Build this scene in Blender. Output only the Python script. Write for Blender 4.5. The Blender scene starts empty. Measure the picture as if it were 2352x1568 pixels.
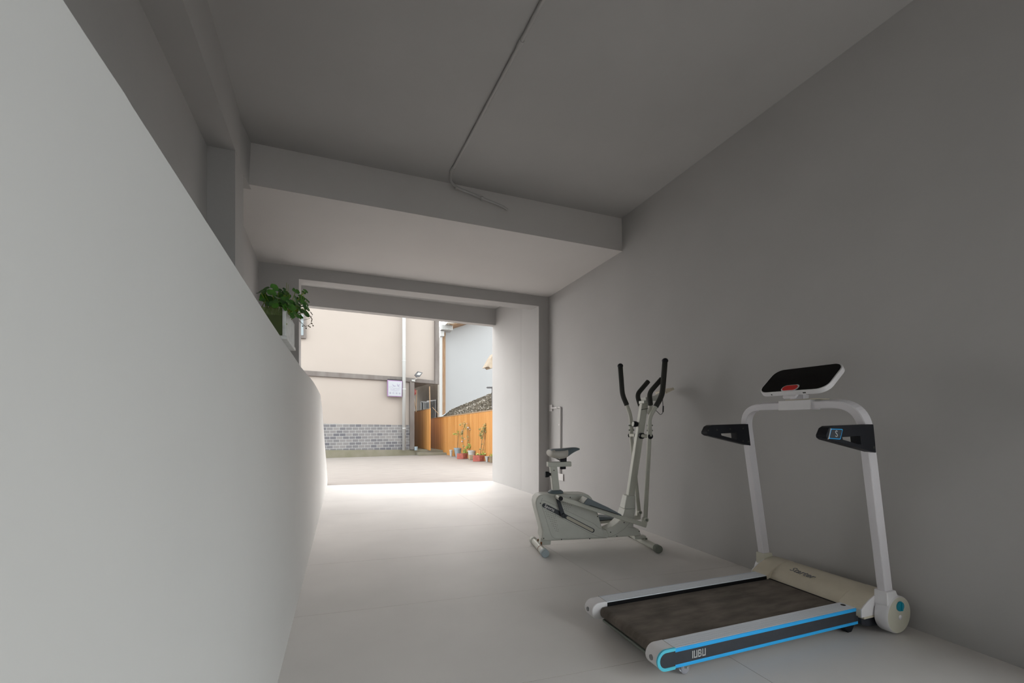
import bpy, bmesh, math, random
from mathutils import Vector, Matrix, noise
random.seed(7)
PI = math.pi
R = math.radians
C = bpy.context.scene.collection

# ------------------------------------------------------------ camera geometry
FOC = 1020.0; CXP = 1176.0; HYP = 970.0; CAMH = 1.0
YAW = math.atan(367.0/FOC)
_s, _c = math.sin(YAW), math.cos(YAW)
def _ray(px, py):
    a = (px-CXP)/FOC; b = (HYP-py)/FOC
    return Vector((_s+a*_c, _c-a*_s, b))
def onz(px, py, z=0.0):
    d = _ray(px, py); t = (z-CAMH)/d.z
    return Vector((d.x*t, d.y*t, z))
def onwall(px, py, A, B):
    d = _ray(px, py); nx, ny = B[1]-A[1], -(B[0]-A[0])
    t = (nx*A[0]+ny*A[1])/(nx*d.x+ny*d.y)
    return Vector((d.x*t, d.y*t, CAMH+d.z*t))
def ony(px, py, y): return onwall(px, py, (0, y), (1, y))
def onx(px, py, x): return onwall(px, py, (x, 0), (x, 1))

# ------------------------------------------------------------ materials
def mat(name, col, rough=0.6, metal=0.0, noise_amt=0.0, scale=8.0, bump=0.0, bscale=60.0,
        spec=0.5, alpha=1.0, trans=0.0, emit=0.0, col2=None, coat=0.0, stretch=None, detail=4.0):
    m = bpy.data.materials.new(name); m.use_nodes = True
    nt = m.node_tree; b = nt.nodes['Principled BSDF']
    b.inputs['Base Color'].default_value = (*col, 1)
    b.inputs['Roughness'].default_value = rough
    b.inputs['Metallic'].default_value = metal
    b.inputs['Specular IOR Level'].default_value = spec
    b.inputs['Transmission Weight'].default_value = trans
    b.inputs['Alpha'].default_value = alpha
    b.inputs['Coat Weight'].default_value = coat
    if emit:
        b.inputs['Emission Color'].default_value = (*col, 1)
        b.inputs['Emission Strength'].default_value = emit
    if noise_amt or bump or col2:
        tc = nt.nodes.new('ShaderNodeTexCoord')
        vec = tc.outputs['Object']
        if stretch:
            mp = nt.nodes.new('ShaderNodeMapping'); mp.inputs['Scale'].default_value = stretch
            nt.links.new(vec, mp.inputs['Vector']); vec = mp.outputs['Vector']
    if noise_amt or col2:
        n = nt.nodes.new('ShaderNodeTexNoise'); n.inputs['Scale'].default_value = scale
        n.inputs['Detail'].default_value = detail
        nt.links.new(vec, n.inputs['Vector'])
        r = nt.nodes.new('ShaderNodeMix'); r.data_type = 'RGBA'
        c2 = col2 if col2 else tuple(min(1, c*(1+noise_amt)) for c in col)
        c1 = col if col2 else tuple(c*(1-noise_amt) for c in col)
        r.inputs[6].default_value = (*c1, 1); r.inputs[7].default_value = (*c2, 1)
        mr = nt.nodes.new('ShaderNodeMapRange'); mr.inputs[1].default_value = 0.3; mr.inputs[2].default_value = 0.7
        nt.links.new(n.outputs['Fac'], mr.inputs[0]); nt.links.new(mr.outputs[0], r.inputs[0])
        nt.links.new(r.outputs[2], b.inputs['Base Color'])
    if bump:
        n2 = nt.nodes.new('ShaderNodeTexNoise'); n2.inputs['Scale'].default_value = bscale
        n2.inputs['Detail'].default_value = 3
        nt.links.new(vec, n2.inputs['Vector'])
        bp = nt.nodes.new('ShaderNodeBump'); bp.inputs['Strength'].default_value = bump
        bp.inputs['Distance'].default_value = 0.01
        nt.links.new(n2.outputs['Fac'], bp.inputs['Height']); nt.links.new(bp.outputs['Normal'], b.inputs['Normal'])
    return m

M = {}
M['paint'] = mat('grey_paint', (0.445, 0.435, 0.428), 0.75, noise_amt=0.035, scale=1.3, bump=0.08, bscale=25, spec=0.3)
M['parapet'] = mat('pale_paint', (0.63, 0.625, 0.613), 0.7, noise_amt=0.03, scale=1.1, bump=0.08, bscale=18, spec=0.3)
M['floor'] = mat('floor_tile', (0.74, 0.712, 0.69), 0.52, noise_amt=0.05, scale=1.6, bump=0.03, bscale=120, spec=0.3)
M['grout'] = mat('grout', (0.42, 0.38, 0.34), 0.9)
M['conduit'] = mat('painted_conduit', (0.455, 0.444, 0.435), 0.6)
M['wplastic'] = mat('white_plastic', (0.80, 0.785, 0.80), 0.38)
M['wmetal'] = mat('white_metal', (0.74, 0.72, 0.75), 0.35, noise_amt=0.02, scale=5)
M['rail'] = mat('ribbed_aluminium', (0.72, 0.75, 0.80), 0.5)
M['cream'] = mat('yellowed_plastic', (0.66, 0.60, 0.48), 0.42, noise_amt=0.06, scale=9)
M['creamface'] = mat('yellowed_disc', (0.62, 0.60, 0.50), 0.42)
M['blue'] = mat('blue_trim', (0.02, 0.44, 0.95), 0.35)
M['cyan'] = mat('cyan_trim', (0.10, 0.60, 0.78), 0.35)
M['teal'] = mat('teal_knob', (0.0, 0.27, 0.38), 0.35)
M['dpanel'] = mat('dark_panel', (0.028, 0.032, 0.042), 0.55, noise_amt=0.12, scale=30)
M['black'] = mat('black_plastic', (0.004, 0.004, 0.005), 0.5, spec=0.2)
M['blackr'] = mat('black_rubber', (0.008, 0.009, 0.013), 0.5, spec=0.25)
M['screen'] = mat('black_glass', (0.001, 0.001, 0.001), 0.06, spec=0.12)
M['belt'] = mat('worn_belt', (0.085, 0.071, 0.058), 0.9, col2=(0.18, 0.150, 0.125), scale=7, bump=0.15, bscale=200, stretch=(1, 3, 1), detail=9)
M['red'] = mat('red_button', (0.65, 0.012, 0.012), 0.25)
M['silver'] = mat('silver', (0.6, 0.6, 0.6), 0.25, metal=0.9)
M['letter'] = mat('silver_letters', (0.55, 0.55, 0.55), 0.4, metal=0.3)
M['lettergrey'] = mat('grey_letters', (0.24, 0.24, 0.25), 0.5)
M['letterwhite'] = mat('white_letters', (0.8, 0.8, 0.78), 0.5)
M['clear'] = mat('clear_wheel', (0.55, 0.55, 0.6), 0.12, trans=0.5)
M['emetal'] = mat('cream_metal', (0.56, 0.565, 0.50), 0.42, noise_amt=0.03, scale=8)
M['shell'] = mat('cream_shell', (0.60, 0.61, 0.56), 0.45, noise_amt=0.04, scale=14)
M['foam'] = mat('dark_foam', (0.030, 0.031, 0.027), 0.8, bump=0.1, bscale=300)
M['saddle'] = mat('grey_vinyl', (0.13, 0.17, 0.19), 0.5)
M['saddleside'] = mat('cream_vinyl', (0.55, 0.53, 0.48), 0.5)
M['pedal'] = mat('pedal_plastic', (0.15, 0.18, 0.20), 0.5)
M['capgrey'] = mat('grey_cap', (0.36, 0.43, 0.46), 0.5)
M['capdark'] = mat('dark_grey_cap', (0.19, 0.21, 0.18), 0.5)
M['rust'] = mat('rust', (0.20, 0.08, 0.03), 0.85, noise_amt=0.4, scale=60)
M['hole'] = mat('dark_hole', (0.05, 0.05, 0.045), 0.9)
M['seam'] = mat('seam_line', (0.16, 0.16, 0.145), 0.8)
M['navy'] = mat('navy_slot', (0.035, 0.04, 0.05), 0.5)
M['slotfill'] = mat('slot_fill', (0.55, 0.52, 0.43), 0.5)
M['leaf'] = mat('leaf_green', (0.008, 0.055, 0.008), 0.28, col2=(0.075, 0.22, 0.025), scale=18)
M['stem'] = mat('stem_green', (0.22, 0.30, 0.03), 0.6)
M['drystem'] = mat('dry_stem', (0.12, 0.09, 0.05), 0.8)
M['tankwall'] = mat('tank_white', (0.62, 0.63, 0.62), 0.5, noise_amt=0.12, scale=30)
M['tankglass'] = mat('tank_glass', (0.42, 0.55, 0.22), 0.08, trans=0.9, spec=0.4)
M['tankwater'] = mat('green_water', (0.15, 0.16, 0.012), 0.3, col2=(0.03, 0.024, 0.005), scale=22)
M['cover'] = mat('wall_switch_white', (0.62, 0.60, 0.59), 0.4)
# outdoors
OUT = 0.365  # outdoor colours darkened to balance the bright sky against the room
def omat(name, col, rough=0.6, col2=None, **k):
    return mat(name, tuple(c*OUT for c in col), rough, col2=tuple(c*OUT for c in col2) if col2 else None, **k)
M['rearground'] = mat('dark_ground', (0.10, 0.10, 0.10), 0.9, noise_amt=0.2, scale=3)  # unseen ground, kept dark to cut bounce light into the room
M['plaster'] = omat('cream_plaster', (0.82, 0.70, 0.62), 0.9, noise_amt=0.02, scale=1.2, bump=0.05, bscale=30)
M['timber'] = omat('grey_timber', (0.26, 0.21, 0.19), 0.85, col2=(0.40, 0.35, 0.32), scale=5, stretch=(1, 1, 0.3), detail=8)
M['otimber'] = omat('orange_timber', (0.52, 0.26, 0.12), 0.8, col2=(0.62, 0.42, 0.26), scale=6, stretch=(4, 4, 0.6))
M['stone'] = omat('mossy_stone', (0.40, 0.37, 0.25), 0.95, col2=(0.52, 0.46, 0.36), scale=3)
M['paving'] = omat('courtyard_paving', (0.66, 0.58, 0.53), 0.8, col2=(0.84, 0.74, 0.67), scale=2.5, stretch=(1, 6, 1), detail=8)
M['whitewall'] = omat('white_render', (0.80, 0.80, 0.81), 0.9, noise_amt=0.01, scale=1)
M['pvc'] = omat('pvc_white', (0.95, 0.94, 0.92), 0.45)
M['concrete'] = omat('dark_concrete', (0.66, 0.61, 0.53), 0.95, col2=(0.92, 0.86, 0.77), scale=2)
M['bamboo'] = omat('bamboo_pole', (0.80, 0.52, 0.30), 0.6)
M['glassdark'] = omat('dark_window', (0.05, 0.05, 0.055), 0.3)
M['glasspale'] = omat('pale_glass', (0.45, 0.52, 0.55), 0.15)
M['steelgrey'] = omat('grey_steel', (0.50, 0.50, 0.50), 0.5)
M['rooftile'] = mat('roof_shard', (0.22, 0.20, 0.18), 0.9, col2=(0.75, 0.69, 0.60), scale=28)
M['slab'] = mat('grey_paint_bounce_lit', (0.64, 0.615, 0.60), 0.7, noise_amt=0.03, scale=1.1, bump=0.06, bscale=20, spec=0.3)  # lighter, warmer copy of the grey paint, for bounce light on the soffit
M['bluesheet'] = omat('blue_sheet', (0.36, 0.58, 0.72), 0.6)
M['tan'] = omat('tan_board', (0.80, 0.64, 0.48), 0.8, noise_amt=0.15, scale=9)
M['lampdark'] = omat('lamp_housing', (0.16, 0.15, 0.16), 0.5)
M['purple'] = omat('purple_frame', (0.62, 0.36, 0.66), 0.5)
M['signface'] = omat('sign_face', (0.80, 0.81, 0.86), 0.5)
M['signink'] = omat('sign_ink', (0.62, 0.56, 0.74), 0.6)
M['lantern'] = omat('red_lantern', (0.65, 0.10, 0.08), 0.6)
M['redbox'] = omat('red_planter', (0.95, 0.24, 0.18), 0.7, noise_amt=0.25, scale=12)
M['soil'] = omat('soil', (0.06, 0.04, 0.03), 1.0)
M['bluepot'] = omat('blue_bucket', (0.62, 0.74, 0.82), 0.5)
M['whitepot'] = omat('white_pot', (1.0, 0.98, 0.94), 0.6, noise_amt=0.06, scale=18)
M['block'] = omat('tan_block', (0.85, 0.66, 0.45), 0.9, noise_amt=0.1, scale=20)
M['brownpot'] = omat('brown_pot', (0.5, 0.38, 0.24), 0.8)
M['leaf2'] = omat('leaf_bright', (0.65, 0.95, 0.14), 0.6, col2=(0.95, 1.0, 0.35), scale=15)
M['leaf3'] = omat('leaf_olive', (0.42, 0.62, 0.20), 0.7, col2=(0.95, 0.80, 0.38), scale=15)
M['rosepale'] = omat('pale_rose', (1.0, 0.88, 0.88), 0.7)

def fence_mat():
    m = bpy.data.materials.new('orange_slats'); m.use_nodes = True
    nt = m.node_tree; b = nt.nodes['Principled BSDF']; b.inputs['Roughness'].default_value = 0.55
    tc = nt.nodes.new('ShaderNodeTexCoord')
    mp = nt.nodes.new('ShaderNodeMapping'); mp.inputs['Scale'].default_value = (14, 1, 0.35)
    nt.links.new(tc.outputs['Object'], mp.inputs[0])
    n = nt.nodes.new('ShaderNodeTexNoise'); n.inputs['Scale'].default_value = 1.0; n.inputs['Detail'].default_value = 6
    nt.links.new(mp.outputs[0], n.inputs[0])
    cr = nt.nodes.new('ShaderNodeValToRGB')
    cr.color_ramp.elements[0].position = 0.3; cr.color_ramp.elements[0].color = (0.40, 0.165, 0.035, 1)
    cr.color_ramp.elements[1].position = 0.7; cr.color_ramp.elements[1].color = (0.54, 0.27, 0.085, 1)
    nt.links.new(n.outputs['Fac'], cr.inputs[0]); nt.links.new(cr.outputs[0], b.inputs['Base Color'])
    return m
M['slats'] = fence_mat()

def brick_mat():
    m = bpy.data.materials.new('grey_brick'); m.use_nodes = True
    nt = m.node_tree; b = nt.nodes['Principled BSDF']; b.inputs['Roughness'].default_value = 0.85
    tc = nt.nodes.new('ShaderNodeTexCoord')
    sx = nt.nodes.new('ShaderNodeSeparateXYZ'); cb = nt.nodes.new('ShaderNodeCombineXYZ')
    nt.links.new(tc.outputs['Object'], sx.inputs[0])
    nt.links.new(sx.outputs['X'], cb.inputs['X']); nt.links.new(sx.outputs['Z'], cb.inputs['Y'])
    br = nt.nodes.new('ShaderNodeTexBrick')
    br.inputs['Scale'].default_value = 1.0
    br.inputs['Brick Width'].default_value = 0.172; br.inputs['Row Height'].default_value = 0.0865
    br.inputs['Mortar Size'].default_value = 0.0065; br.inputs['Mortar Smooth'].default_value = 0.1
    br.inputs['Color1'].default_value = (0.25*OUT, 0.24*OUT, 0.27*OUT, 1); br.inputs['Color2'].default_value = (0.50*OUT, 0.46*OUT, 0.45*OUT, 1)
    br.inputs['Mortar'].default_value = (0.80*OUT, 0.78*OUT, 0.76*OUT, 1)
    nt.links.new(cb.outputs[0], br.inputs['Vector']); nt.links.new(br.outputs['Color'], b.inputs['Base Color'])
    return m
M['brick'] = brick_mat()

# ------------------------------------------------------------ mesh helpers
def link(name, bm, m=None, parent=None, bevel=0, seg=2, smooth=False, loc=None, rotz=None, recalc=True):
    if recalc: bmesh.ops.recalc_face_normals(bm, faces=bm.faces)
    me = bpy.data.meshes.new(name); bm.to_mesh(me); bm.free()
    if isinstance(m, (list, tuple)):
        for q in m: me.materials.append(q)
    elif m: me.materials.append(m)
    o = bpy.data.objects.new(name, me); C.objects.link(o)
    if parent: o.parent = parent
    if loc is not None: o.location = loc
    if rotz is not None: o.rotation_euler.z = rotz
    if smooth:
        for p in me.polygons: p.use_smooth = True
    if bevel:
        b = o.modifiers.new('bevel', 'BEVEL'); b.width = bevel; b.segments = seg; b.limit_method = 'ANGLE'
        b.angle_limit = R(40)
        for p in me.polygons: p.use_smooth = True
        w = o.modifiers.new('wn', 'WEIGHTED_NORMAL'); w.keep_sharp = True
    return o
def tag(o, label, cat, group=None, kind=None):
    o['label'] = label
    if cat: o['category'] = cat
    if group: o['group'] = group
    if kind: o['kind'] = kind
    return o
def thing(name, label, cat, loc=(0, 0, 0), rotz=0.0, group=None):
    o = bpy.data.objects.new(name, None); C.objects.link(o)
    o.empty_display_size = 0.1
    o.location = loc; o.rotation_euler = (0, 0, rotz)
    return tag(o, label, cat, group)
def struct(name, bm, m, **k):
    o = link(name, bm, m, **k); o['kind'] = 'structure'; return o
def box(bm, x0, x1, y0, y1, z0, z1):
    v = [bm.verts.new(p) for p in ((x0,y0,z0),(x1,y0,z0),(x1,y1,z0),(x0,y1,z0),(x0,y0,z1),(x1,y0,z1),(x1,y1,z1),(x0,y1,z1))]
    for f in ((0,3,2,1),(4,5,6,7),(0,1,5,4),(1,2,6,5),(2,3,7,6),(3,0,4,7)): bm.faces.new([v[i] for i in f])
    return bm
def B(*a):
    bm = bmesh.new(); return box(bm, *a)
def hexa(bm, bot, top):
    v = [bm.verts.new(p) for p in list(bot)+list(top)]; n = len(bot)
    bm.faces.new(v[:n][::-1]); bm.faces.new(v[n:])
    for i in range(n):
        j = (i+1) % n; bm.faces.new([v[i], v[j], v[n+j], v[n+i]])
    return bm
def slab(bm, pts, z0, z1):
    return hexa(bm, [(p[0], p[1], z0) for p in pts], [(p[0], p[1], z1) for p in pts])
def prism_y(bm, prof, y0, y1):
    """profile of (x, z) extruded along y"""
    return hexa(bm, [(x, y0, z) for x, z in prof], [(x, y1, z) for x, z in prof])
def prism_x(bm, prof, x0, x1):
    return hexa(bm, [(x0, y, z) for y, z in prof], [(x1, y, z) for y, z in prof])
def rrect(x0, x1, y0, y1, r, n=5):
    pts = []
    for cx, cy, a0 in ((x1-r, y1-r, 0), (x0+r, y1-r, 90), (x0+r, y0+r, 180), (x1-r, y0+r, 270)):
        for i in range(n+1):
            a = R(a0+90*i/n); pts.append((cx+r*math.cos(a), cy+r*math.sin(a)))
    return pts
def cyl(bm, p0, p1, r, n=24, r1=None, cap=True):
    p0 = Vector(p0); p1 = Vector(p1); d = (p1-p0).normalized()
    u = d.orthogonal().normalized(); w = d.cross(u)
    if r1 is None: r1 = r
    a = [bm.verts.new(p0+(u*math.cos(2*PI*i/n)+w*math.sin(2*PI*i/n))*r) for i in range(n)]
    b = [bm.verts.new(p1+(u*math.cos(2*PI*i/n)+w*math.sin(2*PI*i/n))*r1) for i in range(n)]
    for i in range(n): bm.faces.new([a[i], a[(i+1) % n], b[(i+1) % n], b[i]])
    if cap: bm.faces.new(a[::-1]); bm.faces.new(b)
    return bm
def smoothpath(pts, r, n=6):
    """round the corners of a polyline with radius r"""
    P = [Vector(p) for p in pts]; out = [P[0]]
    for i in range(1, len(P)-1):
        a, b, c = P[i-1], P[i], P[i+1]
        d1 = (a-b); d2 = (c-b); l = min(r, d1.length*0.48, d2.length*0.48)
        s = b+d1.normalized()*l; e = b+d2.normalized()*l
        for k in range(n+1):
            t = k/n; out.append(s*(1-t)**2+b*2*t*(1-t)+e*t*t)
    out.append(P[-1]); return out
def tube(bm, pts, r, n=12, sec=None, up=(0, 0, 1)):
    """sweep: round radius r, or a section list of (side, up) offsets"""
    P = [Vector(p) for p in pts]; rings = []
    if sec is None: sec = [(r*math.cos(2*PI*i/n), r*math.sin(2*PI*i/n)) for i in range(n)]
    prev = Vector(up)
    for i, p in enumerate(P):
        if i == 0: d = (P[1]-P[0]).normalized()
        elif i == len(P)-1: d = (P[-1]-P[-2]).normalized()
        else:
            d = ((P[i]-P[i-1]).normalized()+(P[i+1]-P[i]).normalized()).normalized()
        s = d.cross(prev)
        if s.length < 1e-4: s = d.orthogonal()
        s.normalize(); u2 = s.cross(d).normalized(); prev = u2
        k = 1.0
        rings.append([bm.verts.new(p+s*a*k+u2*b*k) for a, b in sec])
    m = len(sec)
    for i in range(len(rings)-1):
        for j in range(m):
            bm.faces.new([rings[i][j], rings[i][(j+1) % m], rings[i+1][(j+1) % m], rings[i+1][j]])
    bm.faces.new(rings[0][::-1]); bm.faces.new(rings[-1])
    return bm
def rsec(w, h, c=0.004):
    w /= 2; h /= 2
    return [(w, h-c), (w-c, h), (-w+c, h), (-w, h-c), (-w, -h+c), (-w+c, -h), (w-c, -h), (w, -h+c)]
def lathe(bm, prof, o=(0, 0, 0), n=24, ax=(0, 0, 1)):
    """profile (radius, height) spun about ax through o"""
    ax = Vector(ax).normalized(); u = ax.orthogonal().normalized(); w = ax.cross(u); o = Vector(o)
    rings = []
    for r, h in prof:
        if r < 1e-6: rings.append([bm.verts.new(o+ax*h)])
        else: rings.append([bm.verts.new(o+ax*h+(u*math.cos(2*PI*i/n)+w*math.sin(2*PI*i/n))*r) for i in range(n)])
    for a, b in zip(rings, rings[1:]):
        for i in range(n):
            j = (i+1) % n
            if len(a) == 1 and len(b) == 1: continue
            if len(a) == 1: bm.faces.new([a[0], b[i], b[j]])
            elif len(b) == 1: bm.faces.new([a[i], a[j], b[0]])
            else: bm.faces.new([a[i], a[j], b[j], b[i]])
    return bm
def text_mesh(body, size, depth=0.0008, shear=0.0, bold=0.0):
    cu = bpy.data.curves.new('t', 'FONT'); cu.body = body; cu.size = size; cu.extrude = depth
    cu.align_x = 'CENTER'; cu.align_y = 'CENTER'; cu.shear = shear; cu.offset = bold; cu.resolution_u = 3
    o = bpy.data.objects.new('t', cu); C.objects.link(o)
    bpy.context.view_layer.update()
    dg = bpy.context.evaluated_depsgraph_get()
    me = bpy.data.meshes.new_from_object(o.evaluated_get(dg))
    bpy.data.objects.remove(o); bpy.data.curves.remove(cu)
    return me
def text(name, body, size, m, parent, origin, xdir, ydir, **k):
    me = text_mesh(body, size, **k)
    x = Vector(xdir).normalized(); y = Vector(ydir).normalized(); z = x.cross(y)
    mt = Matrix.Translation(origin) @ Matrix((x, y, z)).transposed().to_4x4()
    me.transform(mt); me.materials.clear(); me.materials.append(m)
    o = bpy.data.objects.new(name, me); C.objects.link(o); o.parent = parent
    return o
SKY = 7.6; SUN = 1.5; EXPO = 0.19; REAR = 0.93; SUNEL = 24; SUNAZ = -14; SUNANG = 40
# ============================================================ THE BUILDING
RWA, RWB = (2.552, 3.104), (2.565, 1.331)
def rwx(y): return RWA[0]+(RWB[0]-RWA[0])*(y-RWA[1])/(RWB[1]-RWA[1])
ZC = 3.05; ZL = 2.717
YB = -4.2          # back of the room, behind the camera
YR = 0.30          # right wall stops here, the side of the room is open behind it

# floor: large tiles on grout
bm = bmesh.new()
slab(bm, [(-1.6, YB), (2.75, YB), (2.75, 7.0), (2.256, 7.26), (-0.378, 7.64), (-1.6, 7.8)], -0.12, -0.0009)
for f in bm.faces: f.material_index = 1
rows = [(-4.2, -0.01), (-2.85, -0.01), (-1.95, -0.015), (-1.05, -0.02), (-0.15, -0.025), (0.74, -0.03), (1.63, -0.042), (2.523, -0.0494), (3.41, -0.0613),
        (4.31, -0.0845), (5.21, -0.10), (6.11, -0.12), (7.01, -0.135), (7.632, -0.1435)]
def jx(y): return 1.552-0.0238*y
g = 0.0013
for (y0, s0), (y1, s1) in zip(rows, rows[1:]):
    def yy(x, y, s): return y+s*(x+0.28)
    cols = [(-1.6, None), (None, 2.6)]
    for side in (0, 1):
        xa0 = -1.6 if side == 0 else jx(y0)+g
        xb0 = jx(y0)-g if side == 0 else 2.62
        xa1 = -1.6 if side == 0 else jx(y1)+g
        xb1 = jx(y1)-g if side == 0 else 2.62
        if side == 1 and y1 > 7.0: xb0 = min(xb0, 2.40); xb1 = 2.30
        p = [(xa0, yy(xa0, y0, s0)+g), (xb0, yy(xb0, y0, s0)+g), (xb1, yy(xb1, y1, s1)-g), (xa1, yy(xa1, y1, s1)-g)]
        n0 = len(bm.faces)
        slab(bm, p, -0.003, 0.0)
        bm.faces.ensure_lookup_table()
        for f in bm.faces[n0:]: f.material_index = 0
struct('floor', bm, [M['floor'], M['grout']])

# ceilings
bm = slab(bmesh.new(), [(-1.0, YB), (2.75, YB), (2.75, 3.84), (-1.0, 3.72)], ZC, ZC+0.18)
struct('ceiling', bm, M['paint'])
NS = 24
lo = [(-1.2+3.95*i/NS, 3.632+0.192*i/NS, ZL) for i in range(NS+1)]+[(2.75, 5.60, ZL), (-1.2, 5.42, ZL)]
hi = [(-1.2+3.95*i/NS, 3.69+0.143*i/NS, ZC) for i in range(NS+1)]+[(2.75, 5.60, ZC), (-1.2, 5.42, ZC)]
bm = hexa(bmesh.new(), lo, hi)
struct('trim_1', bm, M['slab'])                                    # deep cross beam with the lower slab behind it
# long beam along the left wall
bm = hexa(bmesh.new(), [(-0.9, YB, 2.711), (-0.37, YB, 2.711), (-0.692, 3.22, 2.711), (-0.7, 3.385, 2.711), (-0.9, 3.385, 2.711)],
          [(-0.9, YB, ZC), (-0.365, YB, ZC), (-0.693, 3.22, ZC), (-0.70, 3.385, ZC), (-0.9, 3.385, ZC)])
struct('trim_2', bm, M['paint'])
# column and its head
bm = slab(bmesh.new(), [(-0.846, 3.222), (-0.694, 3.224), (-0.700, 3.475), (-0.90, 3.475)], 0, 2.711)
slab(bm, [(-0.9, 3.386), (-0.715, 3.386), (-0.698, 3.72), (-0.9, 3.72)], 2.7115, ZC)
struct('trim_3', bm, M['paint'])
# left walls
bm = slab(bmesh.new(), [(-0.72, YB), (-0.813, 2.2), (-0.846, 3.222), (-0.846, 3.45), (-1.05, 3.45), (-0.9, YB)], 0, 2.711)
struct('wall_left', bm, M['paint'])
bm = slab(bmesh.new(), [(-0.855, 3.47), (-0.894, 4.458), (-0.939, 5.37), (-1.1, 5.37), (-1.1, 3.47)], 0, ZL)
struct('wall_left', bm, M['paint'])
# right wall
bm = slab(bmesh.new(), [(rwx(YR), YR), (rwx(5.56), 5.56), (2.75, 5.56), (2.75, YR)], 0, ZC)
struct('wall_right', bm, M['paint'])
# end wall with the wide opening
bm = slab(bmesh.new(), [(-1.3, 5.35), (-0.552, 5.39), (-0.552, 5.60), (-1.3, 5.60)], 0, 3.1)
slab(bm, [(2.381, 5.544), (2.75, 5.563), (2.75, 7.33), (2.256, 7.26), (2.340, 6.151), (2.348, 6.10)], 0, 3.1)
slab(bm, [(-0.5521, 5.3901), (2.3811, 5.5439), (2.3811, 5.77), (-0.5521, 5.60)], 2.578, 3.1)
struct('wall_end', bm, M['paint'])
# porch ceiling, header and side
bm = slab(bmesh.new(), [(-1.35, 5.6), (2.6, 5.78), (2.6, 7.3), (-1.35, 6.9)], 2.905, 3.1)
struct('ceiling', bm, M['paint'])
bm = slab(bmesh.new(), [(-1.35, 6.73), (2.27, 7.115), (2.27, 7.26), (-1.35, 6.87)], 2.635, 3.0)
struct('trim_4', bm, M['paint'])
bm = slab(bmesh.new(), [(-1.5, 5.5), (-1.35, 5.5), (-1.35, 6.87), (-1.5, 6.87)], 0, 3.1)
struct('wall_left', bm, M['paint'])
# unseen back wall; lintel over the open side, set low to limit rear light
bm = slab(bmesh.new(), [(-0.95, YB-0.15), (2.75, YB-0.15), (2.75, YB), (-0.95, YB)], 0, ZC)
struct('wall_back', bm, M['paint'])
bm = slab(bmesh.new(), [(2.57, YB), (2.75, YB), (2.75, YR), (2.574, YR)], 2.0, ZC)
struct('trim_5', bm, M['paint'])

# parapet: a half wall along the ramp, its far end running down to the ground
PA, PB = onz(751.7, 1113.4), onz(638, 1568)
def pp(px, py): return onwall(px, py, PA, PB)
top = [(150, 0), (218, 105), (290, 214), (307, 243), (420, 420), (560, 640), (622, 737), (690, 840), (702.6, 855.8), (712, 866), (719, 875), (728, 890), (736, 906),
       (740.7, 944), (745.5, 1011), (752.5, 1102)]
pts = [pp(*q) for q in top]
d = (PB-PA).normalized(); nrm = Vector((d.y, -d.x, 0)).normalized()
if nrm.x > 0: nrm = -nrm
start = PA+d*(PA.y+2.4)
front = [Vector((start.x, start.y, 0)), Vector((start.x, start.y, 1.385))]+pts+[Vector((PA.x, PA.y, 0))]
bm = bmesh.new()
hexa(bm, [tuple(p) for p in front], [tuple(p+nrm*0.13) for p in front])
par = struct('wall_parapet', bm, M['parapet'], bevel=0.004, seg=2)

# painted conduit over the ceiling and down the beam
BFA, BFB = (-0.697, 3.642), (2.558, 3.795)
def cz(px, py): return onz(px, py, ZC-0.012)
def cb(px, py):
    p = onwall(px, py, BFA, BFB)
    if p.z > ZC-0.014: p.z = ZC-0.014
    return p
t = thing('ceiling_conduit', 'thin grey painted conduit crossing the ceiling and turning down the deep beam', 'conduit')
p = [cz(1290, -75), cz(1247, 0), cz(1194, 101), cz(1036, 396)]
e = cb(1038, 424)
path = smoothpath([p[0], p[1], p[2], p[3], cb(1035, 416), cb(1050, 431), cb(1107, 455), cb(1155, 474), cb(1166, 482)], 0.05)
link('pipe', tube(bmesh.new(), path, 0.0105, 10), M['conduit'], t, smooth=True)
for q0, q1 in ((cz(1199, 92), cz(1191, 107)), (cz(1042, 385), cz(1037, 394))):
    link('coupling', cyl(bmesh.new(), q0, q1, 0.0145, 14), M['conduit'], t)
for q in ((1048, 431), (1107, 455.5)):
    c0 = cb(*q); dd = (cb(1107, 455)-cb(1050, 431)).normalized()
    link('clip', cyl(bmesh.new(), c0-dd*0.009, c0+dd*0.009, 0.018, 6), M['conduit'], t)

# small white wall plate, conduit and socket on the right wall
RWx = lambda px, py: onwall(px, py, RWA, RWB)
def wallplate(px0, py0, px1, py1, dp):
    a = RWx(px0, py0); b = RWx(px1, py1)
    return B(min(a.x, b.x)-dp, min(a.x, b.x)-0.0005, min(a.y, b.y), max(a.y, b.y), min(a.z, b.z), max(a.z, b.z))
t = thing('wall_conduit', 'white surface conduit running down the right wall behind the exercise bike saddle', 'conduit')
link('junction_plate', wallplate(1264, 929.5, 1270.5, 944, 0.018), M['cover'], t, bevel=0.003)
a, b_, c_ = RWx(1270, 937), RWx(1290, 935), RWx(1289, 1087)
off = Vector((-0.014, 0, 0))
path = [a+off, b_+off+Vector((0, 0, 0)), c_+off]
link('pipe', tube(bmesh.new(), smoothpath(path, 0.02), 0.0105, 10, up=(1, 0, 0)), M['cover'], t, smooth=True)
for q in ((1288.6, 975), (1282, 936)):
    c0 = RWx(*q)+off; link('clip', B(c0.x-0.014, c0.x+0.014, c0.y-0.017, c0.y+0.017, c0.z-0.009, c0.z+0.009), M['cover'], t)
s_ = wallplate(1284.5, 1086, 1295.5, 1104.5, 0.014)
tag(link('wall_socket', s_, M['cover'], bevel=0.003), 'white socket box at the foot of the surface conduit on the right wall', 'socket')

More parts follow.
